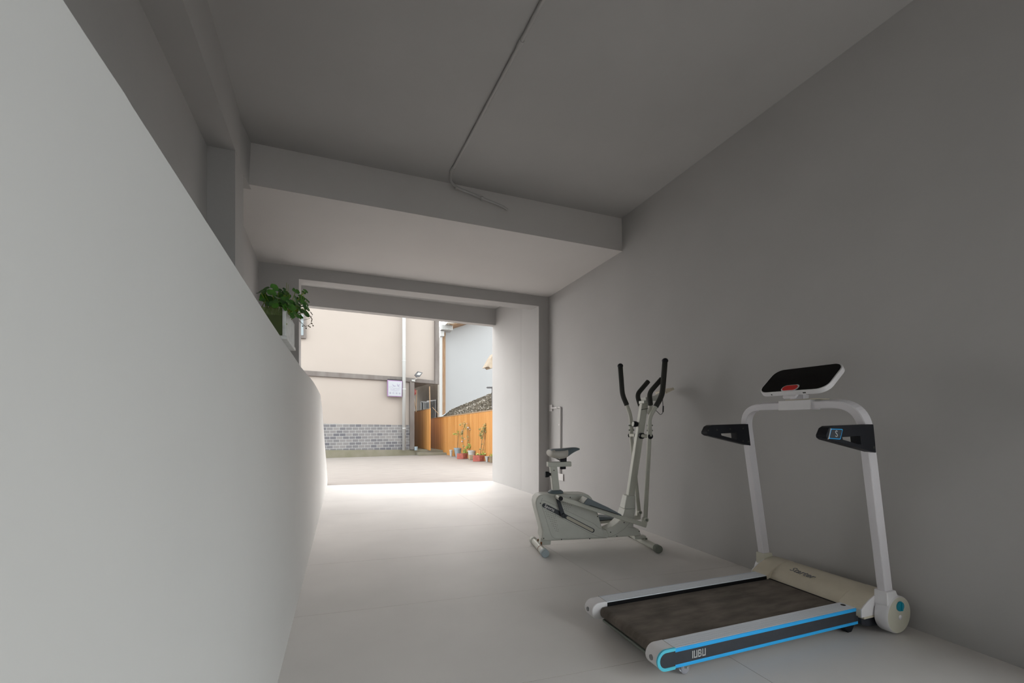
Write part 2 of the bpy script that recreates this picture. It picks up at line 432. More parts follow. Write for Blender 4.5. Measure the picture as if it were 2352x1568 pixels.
# ============================================================ OUTDOORS
bm = slab(bmesh.new(), [(-16, 7.645), (-1.6, 7.8), (-0.378, 7.64), (2.256, 7.26), (2.75, 7.0), (30, 7.0), (30, 34), (-16, 34)], -0.2, -0.004)
struct('floor', bm, M['paving'])
bm = slab(bmesh.new(), [(2.75, -9), (30, -9), (30, 7.0), (2.75, 7.0)], -0.2, -0.004)
struct('floor', bm, M['rearground'])
bm = slab(bmesh.new(), [(-16, -9), (-1.6, -9), (-1.6, 7.8), (-16, 7.645)], -0.2, -0.004)
struct('floor', bm, M['paving'])
bm = slab(bmesh.new(), [(-1.6, -9), (2.75, -9), (2.75, YB), (-1.6, YB)], -0.2, -0.004)
struct('floor', bm, M['paving'])

class Plane:
    """vertical plane through a ground point with a heading, used as a local frame (u along, w behind, z up)"""
    def __init__(s, o, vpx=None, to=None):
        s.o = Vector((o[0], o[1], 0))
        if to is not None: d = Vector((to[0]-o[0], to[1]-o[1], 0)).normalized()
        else:
            d = _ray(vpx, HYP); d.z = 0; d.normalize()
        s.d = d; s.n = Vector((-d.y, d.x, 0)); s.rz = math.atan2(d.y, d.x)
        s.q = s.o+d
    def at(s, px, py):
        p = onwall(px, py, s.o, s.q)-s.o
        return (p.dot(s.d), p.z)
    def poly(s, pix, w0, w1, bm=None):
        bm = bm or bmesh.new(); p = [s.at(*q) for q in pix]
        return hexa(bm, [(u, w0, z) for u, z in p], [(u, w1, z) for u, z in p])
G0 = onz(945, 1044.9)
FP = Plane(G0, 3300)
house = thing('timber_framed_house', 'cream plastered house with grey timber frame and grey brick base across the yard', 'house', FP.o, FP.rz)
UPL = [(560, 560), (1002, 560), (1002, 876), (560, 848)]
link('upper_wall', FP.poly(UPL, 0.0, 4.0), M['plaster'], house)
LOW = [(600, 850), (944, 872), (944, 977), (600, 970)]
link('lower_wall', FP.poly(LOW, 0.0, 3.9), M['plaster'], house)
link('brick_base', FP.poly([(640, 971), (943, 976), (943, 1032), (640, 1033.5)], -0.03, 3.9), M['brick'], house)
link('plinth', FP.poly([(640, 1033.8), (1008, 1031.8), (1022, 1035), (1021, 1060), (640, 1060)], -0.04, 3.9), M['stone'], house, bevel=0.015)
link('step', FP.poly([(955, 1038), (1026, 1038), (1030, 1060), (955, 1060)], -0.34, -0.05), M['stone'], house, bevel=0.01)
link('horizontal_beam', FP.poly([(640, 847), (925, 866), (998, 874), (998, 882), (925, 876), (640, 859)], -0.07, 0.1), M['timber'], house, bevel=0.008)
link('corner_post', FP.poly([(940, 874), (950.5, 875), (950.5, 1032), (940, 1032)], -0.09, 0.12), M['timber'], house, bevel=0.008)
link('upper_corner_post', FP.poly([(997.5, 560), (1007, 560), (1007, 883), (997.5, 882)], -0.10, 0.1), M['timber'], house, bevel=0.008)
# downpipe
u0, z0 = FP.at(925.3, 1033); u1, z1 = FP.at(925.3, 560)
dp = link('downpipe', cyl(bmesh.new(), (u0, -0.16, z0), (u0, -0.16, z1), 0.052, 20), M['pvc'], house, smooth=True)
for y in (795, 830, 894, 983):
    zz = FP.at(925, y)[1]
    link('collar', cyl(bmesh.new(), (u0, -0.16, zz-0.015), (u0, -0.16, zz+0.015), 0.058, 20), M['pvc'], dp)
# window, mostly hidden by the edge of the opening
wn = link('window_frame', FP.poly([(676, 712), (703, 716), (703, 778), (676, 777)], -0.08, 0.0), M['timber'], house, bevel=0.01)
link('window_pane', FP.poly([(679, 722), (697, 724), (697, 771), (679, 771)], -0.09, -0.075), M['glasspale'], wn)
# passage side wall under the overhang with a barred window
_r = _ray(1005.5, HYP); Q = _r*(15.1/_r.dot(Vector((_s, _c, 0))))
PW = Plane((Q.x, Q.y), to=(Q.x-0.55, Q.y+3.0))
bm = hexa(bmesh.new(), [(0, 0, 0.1), (4.2, 0, 0.1), (4.2, -0.04, 0.1), (0, -0.04, 0.1)], [(0, 0, 2.5), (4.2, 0, 2.5), (4.2, -0.04, 2.5), (0, -0.04, 2.5)])
pw = thing('passage_wall', 'weathered grey concrete wall in the passage under the overhanging upper floor', 'wall', PW.o, PW.rz)
link('wall_slab', bm, M['concrete'], pw)
wb = link('window_opening', B(0.10, 1.05, 0.0, 0.02, 0.9, 1.78), M['glassdark'], pw)
for k in range(8):
    link('window_bar', B(0.12+0.12*k, 0.14+0.12*k, 0.02, 0.05, 0.9, 1.75), M['steelgrey'], pw)
# grey steel casement open towards the yard
t = thing('open_casement', 'grey steel barred casement behind the tall end of the fence', 'window', FP.o, FP.rz)
bm = bmesh.new()
for q in ([(988, 920), (1004, 920), (1004, 922), (988, 922)], [(988, 944.5), (1004, 944.5), (1004, 946), (988, 946)],
          [(990, 921), (993, 921), (993, 962), (990, 962)], [(995, 921), (997, 921), (997, 962), (995, 962)],
          [(983, 918), (985, 918), (985, 950), (983, 950)], [(983, 918), (1004, 919), (1004, 920.5), (983, 920)]):
    FP.poly(q, 0.95, 0.98, bm)
link('frame', bm, M['steelgrey'], t)
for x in (999.5, 1002.5):
    link('bar', FP.poly([(x, 921), (x+0.8, 921), (x+0.8, 962), (x, 962)], 0.95, 0.97), M['steelgrey'], t)
link('pane', FP.poly([(985, 921), (1006, 921), (1006, 962), (985, 962)], 1.0, 1.02), M['glassdark'], t)
# poles in the passage
def pole(a, b, r, label):
    tag(link('bamboo_pole', cyl(bmesh.new(), a, b, r, 10), M['bamboo']), label, 'pole', 'poles above the fence')
W = lambda px, py, w: onwall(px, py, FP.o+FP.n*w, FP.q+FP.n*w)
pole(W(955.5, 946, 0.35), W(957, 895, 0.35), 0.013, 'pale upright pole beside the grey corner post above the fence')
pole(W(949.5, 905, 0.38), W(956, 945, 0.38), 0.011, 'pale slanting pole between the grey corner post and the fence')
pole(W(988, 962, 0.02), W(986.5, 887, 0.02), 0.016, 'pale tall pole at the step in the fence height')
pole(W(993, 935, 0.02), W(1008.5, 952, 0.02), 0.008, 'thin pale slanting pole in front of the barred window')
tag(link('lantern', lathe(bmesh.new(), [(0.0, -0.13), (0.06, -0.12), (0.12, -0.05), (0.13, 0.0), (0.12, 0.05), (0.06, 0.12), (0, 0.13)], W(947.5, 900, 0.7), 18), M['lantern'], smooth=True),
    'round red lantern half hidden behind the grey corner post', 'lantern')

# flood light
t = thing('floodlight', 'small square floodlight on a bracket above the grey corner post', 'lamp', FP.o, FP.rz)
u, z = FP.at(955, 861)
def fl(px, py, w): a = FP.at(px, py); return Vector((a[0], w, a[1]))
c0 = fl(953, 867, -0.26)
lb = link('lamp_body', FP.poly([(946.3, 863.5), (953.5, 855), (964.8, 858), (958, 867.5), (951, 868.5)], -0.34, -0.28), M['lampdark'], t, bevel=0.006)
link('lamp_glass', FP.poly([(950.5, 862.5), (955, 857.5), (962, 859.3), (957.5, 864)], -0.345, -0.339), M['whitepot'], lb)
link('bracket_arm', cyl(bmesh.new(), fl(948, 873, -0.12), c0+Vector((0, 0.02, -0.05)), 0.012, 10), M['whitepot'], t)
link('mounting_box', FP.poly([(943.5, 872), (951, 873), (951, 877), (943.5, 876)], -0.15, -0.09), M['whitepot'], t)

# hanging sign
SP = FP
t = thing('hanging_sign', 'white square sign with purple frame, swallows and four characters under the house beam', 'sign', FP.o, FP.rz)
link('sign_frame', FP.poly([(887.5, 873.5), (921, 875.8), (920, 912), (887.5, 910.8)], -0.20, -0.10), M['purple'], t, bevel=0.006)
link('sign_face', FP.poly([(889, 875.6), (919.6, 877.7), (918.8, 910.2), (889, 909.2)], -0.206, -0.201), M['signface'], t)
link('hanging_bar', FP.poly([(888, 871.2), (920, 873.3), (920, 874.6), (888, 872.6)], -0.17, -0.13), M['black'], t)
def sg(x, y): # sign crop coordinates (29.58 px per photo px from 880, 865)
    a = FP.at(880+x/29.58, 865+y/29.58); return Vector((a[0], -0.208, a[1]))
def stroke(bm, pts, r):
    P = [sg(*q) for q in pts]
    for a, b in zip(P, P[1:]):
        dd = (b-a); 
        if dd.length < 1e-5: continue
        n_ = Vector((-dd.z, 0, dd.x)).normalized()*r
        v = [bm.verts.new(x) for x in (a+n_, b+n_, b-n_, a-n_)]; bm.faces.new(v)
bm = bmesh.new()
stroke(bm, [(400, 870), (480, 935), (600, 985), (750, 1005), (880, 990), (980, 940), (1040, 880)], 0.0035)
stroke(bm, [(470, 830), (560, 900), (720, 940), (840, 925), (940, 860), (1030, 790)], 0.0035)
stroke(bm, [(560, 780), (650, 850), (760, 810), (880, 850), (960, 830)], 0.003)
stroke(bm, [(600, 900), (700, 840), (850, 800)], 0.003)
for x, y in ((390, 695), (480, 690), (360, 750), (430, 800), (540, 750), (1030, 785)):
    stroke(bm, [(x-18, y-10), (x+18, y+10)], 0.006)
# two birds in flight
stroke(bm, [(545, 540), (600, 620), (680, 680), (780, 655)], 0.009)
stroke(bm, [(560, 650), (640, 665), (700, 690)], 0.007)
stroke(bm, [(850, 510), (900, 590), (950, 680), (1000, 720)], 0.010)
stroke(bm, [(1020, 540), (985, 630), (930, 670), (860, 640)], 0.009)
link('bird_emblem', bm, M['signink'], t)
for i, (ch, x, y) in enumerate((('春', 395, 1135), ('间', 600, 1140), ('稻', 825, 1155), ('舍', 1025, 1165))):
    text('character', ch, 0.058, M['signink'], t, sg(x, y)+Vector((0, -0.001, 0)), (1, 0, 0), (0, 0, 1), depth=0.0)

# fences
def fence(P, pix, name_label, capz=0.03):
    t = thing('slat_fence', name_label, 'fence', P.o, P.rz, )
    link('slat_panel', P.poly(pix, 0.0, 0.03), M['slats'], t)
    a = P.at(*pix[0]); b = P.at(*pix[1])
    bm = hexa(bmesh.new(), [(a[0], -0.01, a[1]), (b[0], -0.01, b[1]), (b[0], 0.04, b[1]), (a[0], 0.04, a[1])],
              [(a[0], -0.01, a[1]+capz), (b[0], -0.01, b[1]+capz), (b[0], 0.04, b[1]+capz), (a[0], 0.04, a[1]+capz)])
    link('top_rail', bm, M['bamboo'], t)
    # slat grooves as thin battens
    bm = bmesh.new(); n = int(abs(b[0]-a[0])/0.05)
    for i in range(n):
        k = (i+0.5)/n; u = a[0]+(b[0]-a[0])*k
        zt = a[1]+(b[1]-a[1])*k
        box(bm, u-0.021, u+0.021, -0.005, 0.001, 0.02 if len(pix) < 9 else 0, zt-0.01)
    link('battens', bm, M['slats'], t)
    return t
f0 = onz(1028.4, 1044.5); f1 = onz(1131.7, 1061)
FN = Plane(f0, to=f1)
fence(FN, [(986.5, 962.5), (1165, 938.5), (1165, 1066.5), (986.5, 1038)], 'long orange slatted fence behind the potted plants')
h0 = onz(955, 1027.5, 0.16); h1 = onz(987, 1033, 0.16)
FN2 = Plane(h0, to=h1)
t2 = thing('slat_fence', 'taller short run of orange slatted fence beside the grey corner post', 'fence', FN2.o, FN2.rz)
link('slat_panel', FN2.poly([(948, 946.3), (987, 939), (987, 1034), (948, 1026)], 0.0, 0.03), M['slats'], t2)
bm = bmesh.new(); a = FN2.at(948, 946.3); b = FN2.at(987, 939); n = int((b[0]-a[0])/0.05)
for i in range(n):
    k = (i+0.5)/n; u = a[0]+(b[0]-a[0])*k; box(bm, u-0.021, u+0.021, -0.005, 0.001, 0.17, a[1]+(b[1]-a[1])*k-0.01)
link('battens', bm, M['slats'], t2)
link('top_rail', FN2.poly([(948, 944.8), (987, 937.5), (987, 939), (948, 946.3)], -0.01, 0.04), M['bamboo'], t2)

# tiled lean-to roof behind the fence
random.seed(3)
def P3(px, py, t):
    d = _ray(px, py); return Vector((d.x*t, d.y*t, CAMH+d.z*t))
rt = thing('tiled_roof', 'low roof of loose grey clay tiles rising behind the orange fence', 'roof')
c = [P3(1008, 966, 15.0), P3(1175, 938, 11.6), P3(1175, 886, 14.5), P3(1040, 941, 16.4)]
bm = bmesh.new()
dn = Vector((0, 0, -0.08))
hexa(bm, [x+dn for x in c], c)
link('roof_deck', bm, M['rooftile'], rt)
bm = bmesh.new()
nu, nv = 56, 34
for i in range(nu):
    for j in range(nv):
        u = (i+0.5+random.uniform(-.2, .2))/nu; v = (j+0.5+random.uniform(-.25, .25))/nv
        a = c[0].lerp(c[1], u); b = c[3].lerp(c[2], u); p = a.lerp(b, v)
        up = (b-a).normalized(); sd = (c[1]-c[0]).normalized(); n_ = sd.cross(up).normalized()
        if n_.z < 0: n_ = -n_
        w = random.uniform(0.05, 0.075); l = random.uniform(0.03, 0.055); h = random.uniform(0.01, 0.035)
        up2 = (up+sd*random.uniform(-.5, .5)).normalized(); sd2 = up2.cross(n_)
        k = 4; lo = []; hi = []
        for q in range(k+1):
            aa = PI*q/k
            o = sd2*(math.cos(aa)*w*0.5)+n_*(math.sin(aa)*h)
            lo.append(bm.verts.new(p-up2*l+o+n_*0.03)); hi.append(bm.verts.new(p+up2*l+o*0.85))
        for q in range(k): bm.faces.new([lo[q], lo[q+1], hi[q+1], hi[q]])
o = link('roof_tiles', bm, M['rooftile'], rt, recalc=False); o['kind'] = 'stuff'
tag(link('blue_sheet', hexa(bmesh.new(), [P3(1008, 960, 15.4), P3(1032, 957, 15.2), P3(1048, 938, 16.5), P3(1036, 942, 16.8)],
    [P3(1008, 959, 15.3), P3(1032, 956, 15.1), P3(1048, 937, 16.4), P3(1036, 941, 16.7)]), M['bluesheet']),
    'pale blue sheet covering the lower edge of the loose tiled roof', 'sheet')

# white building beyond
wp = _ray(1022, HYP)*21.0
WP = Plane((wp.x, wp.y), 4011)
wh = thing('white_gabled_house', 'tall plain white house with wooden eave and orange timber corner post', 'house', WP.o, WP.rz)
link('gable_wall', WP.poly([(1019, 762), (1033, 756), (1063, 745), (1130, 718), (1260, 690), (1260, 985), (1019, 985)], 0.0, 5), M['whitewall'], wh)
link('corner_timber', WP.poly([(1015.5, 764), (1022.5, 764), (1022.5, 985), (1015.5, 985)], -0.08, 0.2), M['otimber'], wh)
link('side_wall', WP.poly([(1007, 775), (1016, 775), (1016, 985), (1007, 985)], 0.1, 0.4), M['concrete'], wh)
link('rain_pipe', WP.poly([(1007, 760), (1012.3, 760), (1012.3, 985), (1007, 985)], -0.4, -0.3), M['pvc'], wh)
link('pipe_box', WP.poly([(1007, 764), (1015.8, 764), (1015.8, 776), (1007, 776)], -0.5, -0.1), M['pvc'], wh)
gb = link('gutter', WP.poly([(1007.5, 751.5), (1032.5, 754), (1032.5, 764.5), (1007.5, 762.5)], -0.7, -0.1), M['pvc'], wh)
bm = bmesh.new()
for k in range(8):
    x = 1009+k*3; WP.poly([(x, 752.3), (x+1.2, 752.4), (x+1.2, 763.5), (x, 763.3)], -0.73, -0.7, bm)
link('gutter_ribs', bm, M['pvc'], gb)
link('eave_board', WP.poly([(1031, 753.5), (1062, 744), (1130, 716), (1130, 722), (1064, 747.5), (1033, 757)], -0.65, 0.0), M['otimber'], wh)
link('eave_soffit', WP.poly([(1024, 752.5), (1044, 744), (1062, 738), (1130, 712), (1130, 718), (1064, 745), (1031, 754.5)], -0.9, -0.1), M['bamboo'], wh)
link('roof_edge', WP.poly([(1016, 752.5), (1022, 747), (1044, 738.5), (1130, 708), (1130, 712), (1062, 740), (1030, 753)], -1.1, -0.1), M['rooftile'], wh)

# broken eave and ornament seen at the right edge of the opening
ep = _ray(1131, HYP)*12.5
EP = Plane((ep.x, ep.y), 4011)
ef = thing('ragged_eave', 'ragged tan eave corner jutting out beside the right edge of the opening', 'eave', EP.o, EP.rz)
link('eave_board', EP.poly([(1113, 844), (1119, 834), (1124, 824), (1131, 813), (1150, 806), (1160, 806), (1160, 838), (1150, 838), (1131, 845), (1123, 847), (1119, 843)], -0.15, 0.25), M['tan'], ef)
u_e, z_e = EP.at(1157, 838)
link('post', B(u_e-0.04, u_e+0.04, 0.02, 0.12, 0, z_e), M['otimber'], ef)
bm = bmesh.new()
EP.poly([(1117, 889.5), (1131, 888.6), (1150, 888), (1150, 890), (1131, 890.5), (1118, 891)], -0.02, 0.02, bm)
EP.poly([(1129.7, 890), (1131.5, 890), (1131.5, 938), (1129.7, 938)], -0.02, 0.02, bm)
for k in range(5): EP.poly([(1119+2.6*k, 887.8), (1120+2.6*k, 888.2), (1121+2.6*k, 891.8), (1120+2.6*k, 892)], -0.03, 0.03, bm)
tag(link('aerial', bm, M['lampdark'], loc=EP.o, rotz=EP.rz), 'small dark aerial against the white house beside the opening edge', 'aerial')

# ---------------------------------------------------------- pots and plants along the fence
def scale_at(px, py): return (onz(px, py)).to_2d().dot(Vector((_s, _c)))/FOC
def leafblob(bm, c, r, n, size, seed, sq=(1, 1, 1)):
    rnd = random.Random(seed)
    for _ in range(n):
        v = Vector((rnd.gauss(0, 1)*sq[0], rnd.gauss(0, 1)*sq[1], rnd.gauss(0, 1)*sq[2]))*r*0.5
        leaf(bm, c+v, size*rnd.uniform(.6, 1.3), rnd)
def leaf(bm, c, s, rnd):
    u = Vector((rnd.gauss(0, 1), rnd.gauss(0, 1), rnd.gauss(0, 1))).normalized(); w = u.orthogonal().normalized()
    n_ = u.cross(w)
    p = [c-u*s, c-u*s*0.3+w*s*0.5+n_*s*.1, c+u*s, c-u*s*0.3-w*s*0.5+n_*s*.1]
    v = [bm.verts.new(x) for x in p]; bm.faces.new([v[0], v[1], v[2]]); bm.faces.new([v[0], v[2], v[3]])
def pot_bucket(name, px0, px1, pyt, pyb, m, label, cat, taper=0.8, rim=0.006, group='pots along the fence', fill='soil'):
    c = onz((px0+px1)/2, pyb); s = scale_at((px0+px1)/2, pyb)
    r = (px1-px0)/2*s*0.98; h = (pyb-pyt)*s
    t = thing(name, label, cat, (c.x, c.y, 0), 0, group)
    prof = [(0, 0), (r*taper, 0), (r*0.96, h*0.86), (r+rim, h*0.86), (r+rim, h), (r*0.92, h), (r*0.9, h*0.88), (0, h*0.88)]
    link('pot_body', lathe(bmesh.new(), prof, n=24), m, t)
    link('soil', lathe(bmesh.new(), [(0, h*0.9), (r*0.9, h*0.885)], n=20), M[fill], t, recalc=False)
    return t, c, s, r, h
def planter_box(px0, pxm, px1, pyt, pyb, m, label, label_rot):
    """box planter whose near corner is at pxm"""
    c = onz(pxm, pyb); s = scale_at(pxm, pyb); h = (pyb-pyt)*s
    w1 = (pxm-px0)*s; w2 = (px1-pxm)*s
    t = thing('planter_box', label, 'planter', (c.x, c.y, 0), label_rot, 'red planter boxes')
    # near corner at the origin; sides run back-left and back-right
    a = Vector((-w1, w1*0.35, 0)); b = Vector((w2, w2*0.40, 0))
    v = [Vector((0, 0, 0)), b, a+b, a]
    bm = hexa(bmesh.new(), v, [x+Vector((0, 0, h)) for x in v]); link('box_body', bm, m, t, bevel=0.004)
    cc = (a+b)/2
    top = [cc+(x-cc)*0.84+Vector((0, 0, h+0.001)) for x in v]
    link('soil', hexa(bmesh.new(), [x-Vector((0, 0, .004)) for x in top], top), M['soil'], t)
    bm = bmesh.new()
    for zz in (0.33, 0.66):
        e0 = Vector((0, -0.004, h*zz)); hexa(bm, [e0, e0+b, e0+b*1.0+Vector((0, .006, 0)), e0+Vector((0, .006, 0))], [q+Vector((0, 0, .008)) for q in (e0, e0+b, e0+b+Vector((0, .006, 0)), e0+Vector((0, .006, 0)))])
    link('board_gap', bm, M['rust'], t)
    return t, c, s, h, cc
pot_bucket('plant_cup', 1032.5, 1040, 1033, 1047.5, M['whitepot'], 'small cream cup standing leftmost of the pots by the fence', 'pot', taper=0.7)
t, c, s, r, h = pot_bucket('plant_bucket', 1042.5, 1060, 1028.3, 1049.3, M['bluepot'], 'tall blue grey tapered bucket holding a thin sapling', 'bucket', taper=0.55)
# sapling
bm = bmesh.new(); base = Vector((-0.01, 0, h*0.9))
trunk = [base, base+Vector((0.02, 0, 0.22)), base+Vector((0.03, 0, 0.42)), base+Vector((0.02, 0, 0.50))]
tube(bm, trunk, 0.007, 6); tube(bm, [trunk[2], trunk[2]+Vector((-.06, 0, .03)), trunk[2]+Vector((-.13, 0, .0))], 0.004, 5)
sp = thing('sapling', 'thin sapling with few yellow green leaves in the blue grey bucket', 'plant', c, 0)
link('trunk', bm, M['drystem'], sp)
bm = bmesh.new(); leafblob(bm, trunk[2]+Vector((-.10, 0, .01)), 0.06, 34, 0.022, 5, (1.6, .6, .6)); leafblob(bm, trunk[3], 0.05, 18, 0.02, 6)
link('foliage', bm, M['leaf2'], sp, recalc=False)
pot_bucket('plant_bucket', 1051.5, 1064, 1032, 1049, M['whitepot'], 'squat white bucket wedged behind the left red planter', 'bucket', taper=0.85)
t, c, s, h, cc = planter_box(1050, 1063.5, 1075.5, 1041, 1053.8, M['redbox'], 'faded red wooden planter left of the two, holding a climbing rose', 0.0)
rs = thing('climbing_rose', 'tall climbing rose with pale blooms in the left red planter', 'plant', c, 0)
Pz = lambda px, py: Vector((P3(px, py, c.dot(Vector((_s, _c, 0)))+0.12) - c))
bm = bmesh.new()
st = [Pz(1064, 1040), Pz(1064, 1020), Pz(1062, 1002), Pz(1064, 985), Pz(1069, 972)]
st2 = [Pz(1070, 1040), Pz(1074, 1015), Pz(1075, 1000), Pz(1073, 982)]
tube(bm, smoothpath(st, .1), 0.006, 6); tube(bm, smoothpath(st2, .1), 0.005, 6)
link('canes', bm, M['drystem'], rs)
bm = bmesh.new()
for i, (px, py, r_, n_) in enumerate(((1065, 973, .05, 26), (1068, 980, .06, 40), (1062, 991, .05, 40), (1060, 997, .04, 26), (1063, 1006, .035, 22), (1074, 1003, .035, 16), (1075, 1012, .03, 10), (1064, 1024, .03, 12), (1057, 975, .03, 14), (1074, 985, .03, 12))):
    leafblob(bm, Pz(px, py), r_, n_, 0.022, 40+i)
link('foliage', bm, M['leaf3'], rs, recalc=False)
for px, py, r_ in ((1075, 982, .030), (1079, 986, .019), (1061, 1013.5, .026), (1067, 1008, .016), (1061, 992, .014), (1061, 988, .014), (1072, 972, .013)):
    link('bloom', lathe(bmesh.new(), [(0, -r_), (r_*.8, -r_*.5), (r_, 0), (r_*.7, r_*.6), (0, r_*.8)], Pz(px, py)+Vector((0, -.02, 0)), 10), M['rosepale'], rs, smooth=True)
ft = thing('leafy_seedling', 'bright green leafy plant leaning out of the left red planter', 'plant', c, 0)
bm = bmesh.new(); tube(bm, [Pz(1065, 1041), Pz(1071, 1030), Pz(1079, 1022)], 0.006, 6); link('stalk', bm, M['leaf2'], ft)
bm = bmesh.new()
for i, (px, py) in enumerate(((1066, 1036), (1069, 1032), (1073, 1027), (1077, 1021), (1080, 1026), (1068, 1038), (1072, 1040))): leafblob(bm, Pz(px, py), 0.035, 16, 0.03, 70+i)
link('foliage', bm, M['leaf2'], ft, recalc=False)
pot_bucket('plant_bucket', 1074.5, 1092, 1034, 1054.5, M['whitepot'], 'large white bucket standing between the two red planters', 'bucket', taper=0.78)
c = onz(1084, 1055.5); s = scale_at(1084, 1055)
tag(link('stone_block', B(-5.5*s, 5.5*s, 0, 0.14, 0, 11*s), M['block'], loc=(c.x, c.y-0.02, 0), rotz=0.0, bevel=0.006), 'tan rough block in front of the large white bucket', 'block')
t, c, s, h, cc = planter_box(1087, 1101.5, 1114, 1045.5, 1059.5, M['redbox'], 'dull red wooden planter right of the two, holding a straggly shrub', 0.0)
sh = thing('straggly_shrub', 'tall straggly shrub with olive leaves in the right red planter', 'plant', c, 0)
bm = bmesh.new()
tube(bm, smoothpath([Pz(1103, 1045), Pz(1106, 1022), Pz(1107, 1008), Pz(1112, 990), Pz(1117, 975)], .1), 0.008, 6)
tube(bm, [Pz(1106, 1045), Pz(1112, 1020), Pz(1114, 1000)], 0.004, 5); tube(bm, [Pz(1107, 1005), Pz(1101, 992)], 0.004, 5)
link('stems', bm, M['drystem'], sh)
bm = bmesh.new()
for i, (px, py, r_, n_) in enumerate(((1115, 975, .05, 30), (1112, 983, .06, 46), (1107, 991, .06, 50), (1104, 998, .05, 44), (1106, 1005, .04, 30), (1115, 990, .04, 20), (1102, 985, .03, 16), (1107, 1019, .03, 12), (1103, 1032, .035, 14), (1110, 1032, .025, 8), (1121, 970, .03, 10), (1127, 974, .02, 6))):
    leafblob(bm, Pz(px, py), r_, n_, 0.021, 90+i)
link('foliage', bm, M['leaf3'], sh, recalc=False)
ft = thing('leafy_seedling', 'low pale green leafy plant filling the right red planter', 'plant', c, 0)
bm = bmesh.new()
for i, (px, py) in enumerate(((1097, 1044), (1103, 1045.5), (1107, 1044), (1111, 1042))): leafblob(bm, Pz(px, py), 0.03, 16, 0.032, 170+i)
link('foliage', bm, M['leaf2'], ft, recalc=False)
pot_bucket('plant_pot', 1114, 1123.5, 1047.5, 1060.5, M['whitepot'], 'weathered white pot beside the right red planter', 'pot', taper=0.6)
t, c, s, r, h = pot_bucket('plant_pot', 1123, 1138, 1047, 1061.5, M['brownpot'], 'dark brown pot with yellow flowers at the right edge of the opening', 'pot', taper=0.8)
fl_ = thing('yellow_flowers', 'small yellow flowering plant in the dark brown pot', 'plant', c, 0)
bm = bmesh.new(); leafblob(bm, Vector((0, 0, h+0.02)), 0.07, 40, 0.022, 8, (1, 1, .4)); link('foliage', bm, M['leaf2'], fl_, recalc=False)
tag(link('dark_pail', lathe(bmesh.new(), [(0, 0), (.045, 0), (.055, .11), (.05, .11), (0, .1)], FP.o+FP.d*FP.at(953, 1030)[0]-FP.n*0.14+Vector((0, 0, 0.155)), 16), M['bluepot']),
    'small dark grey pail on the plinth beside the corner post', 'pail')
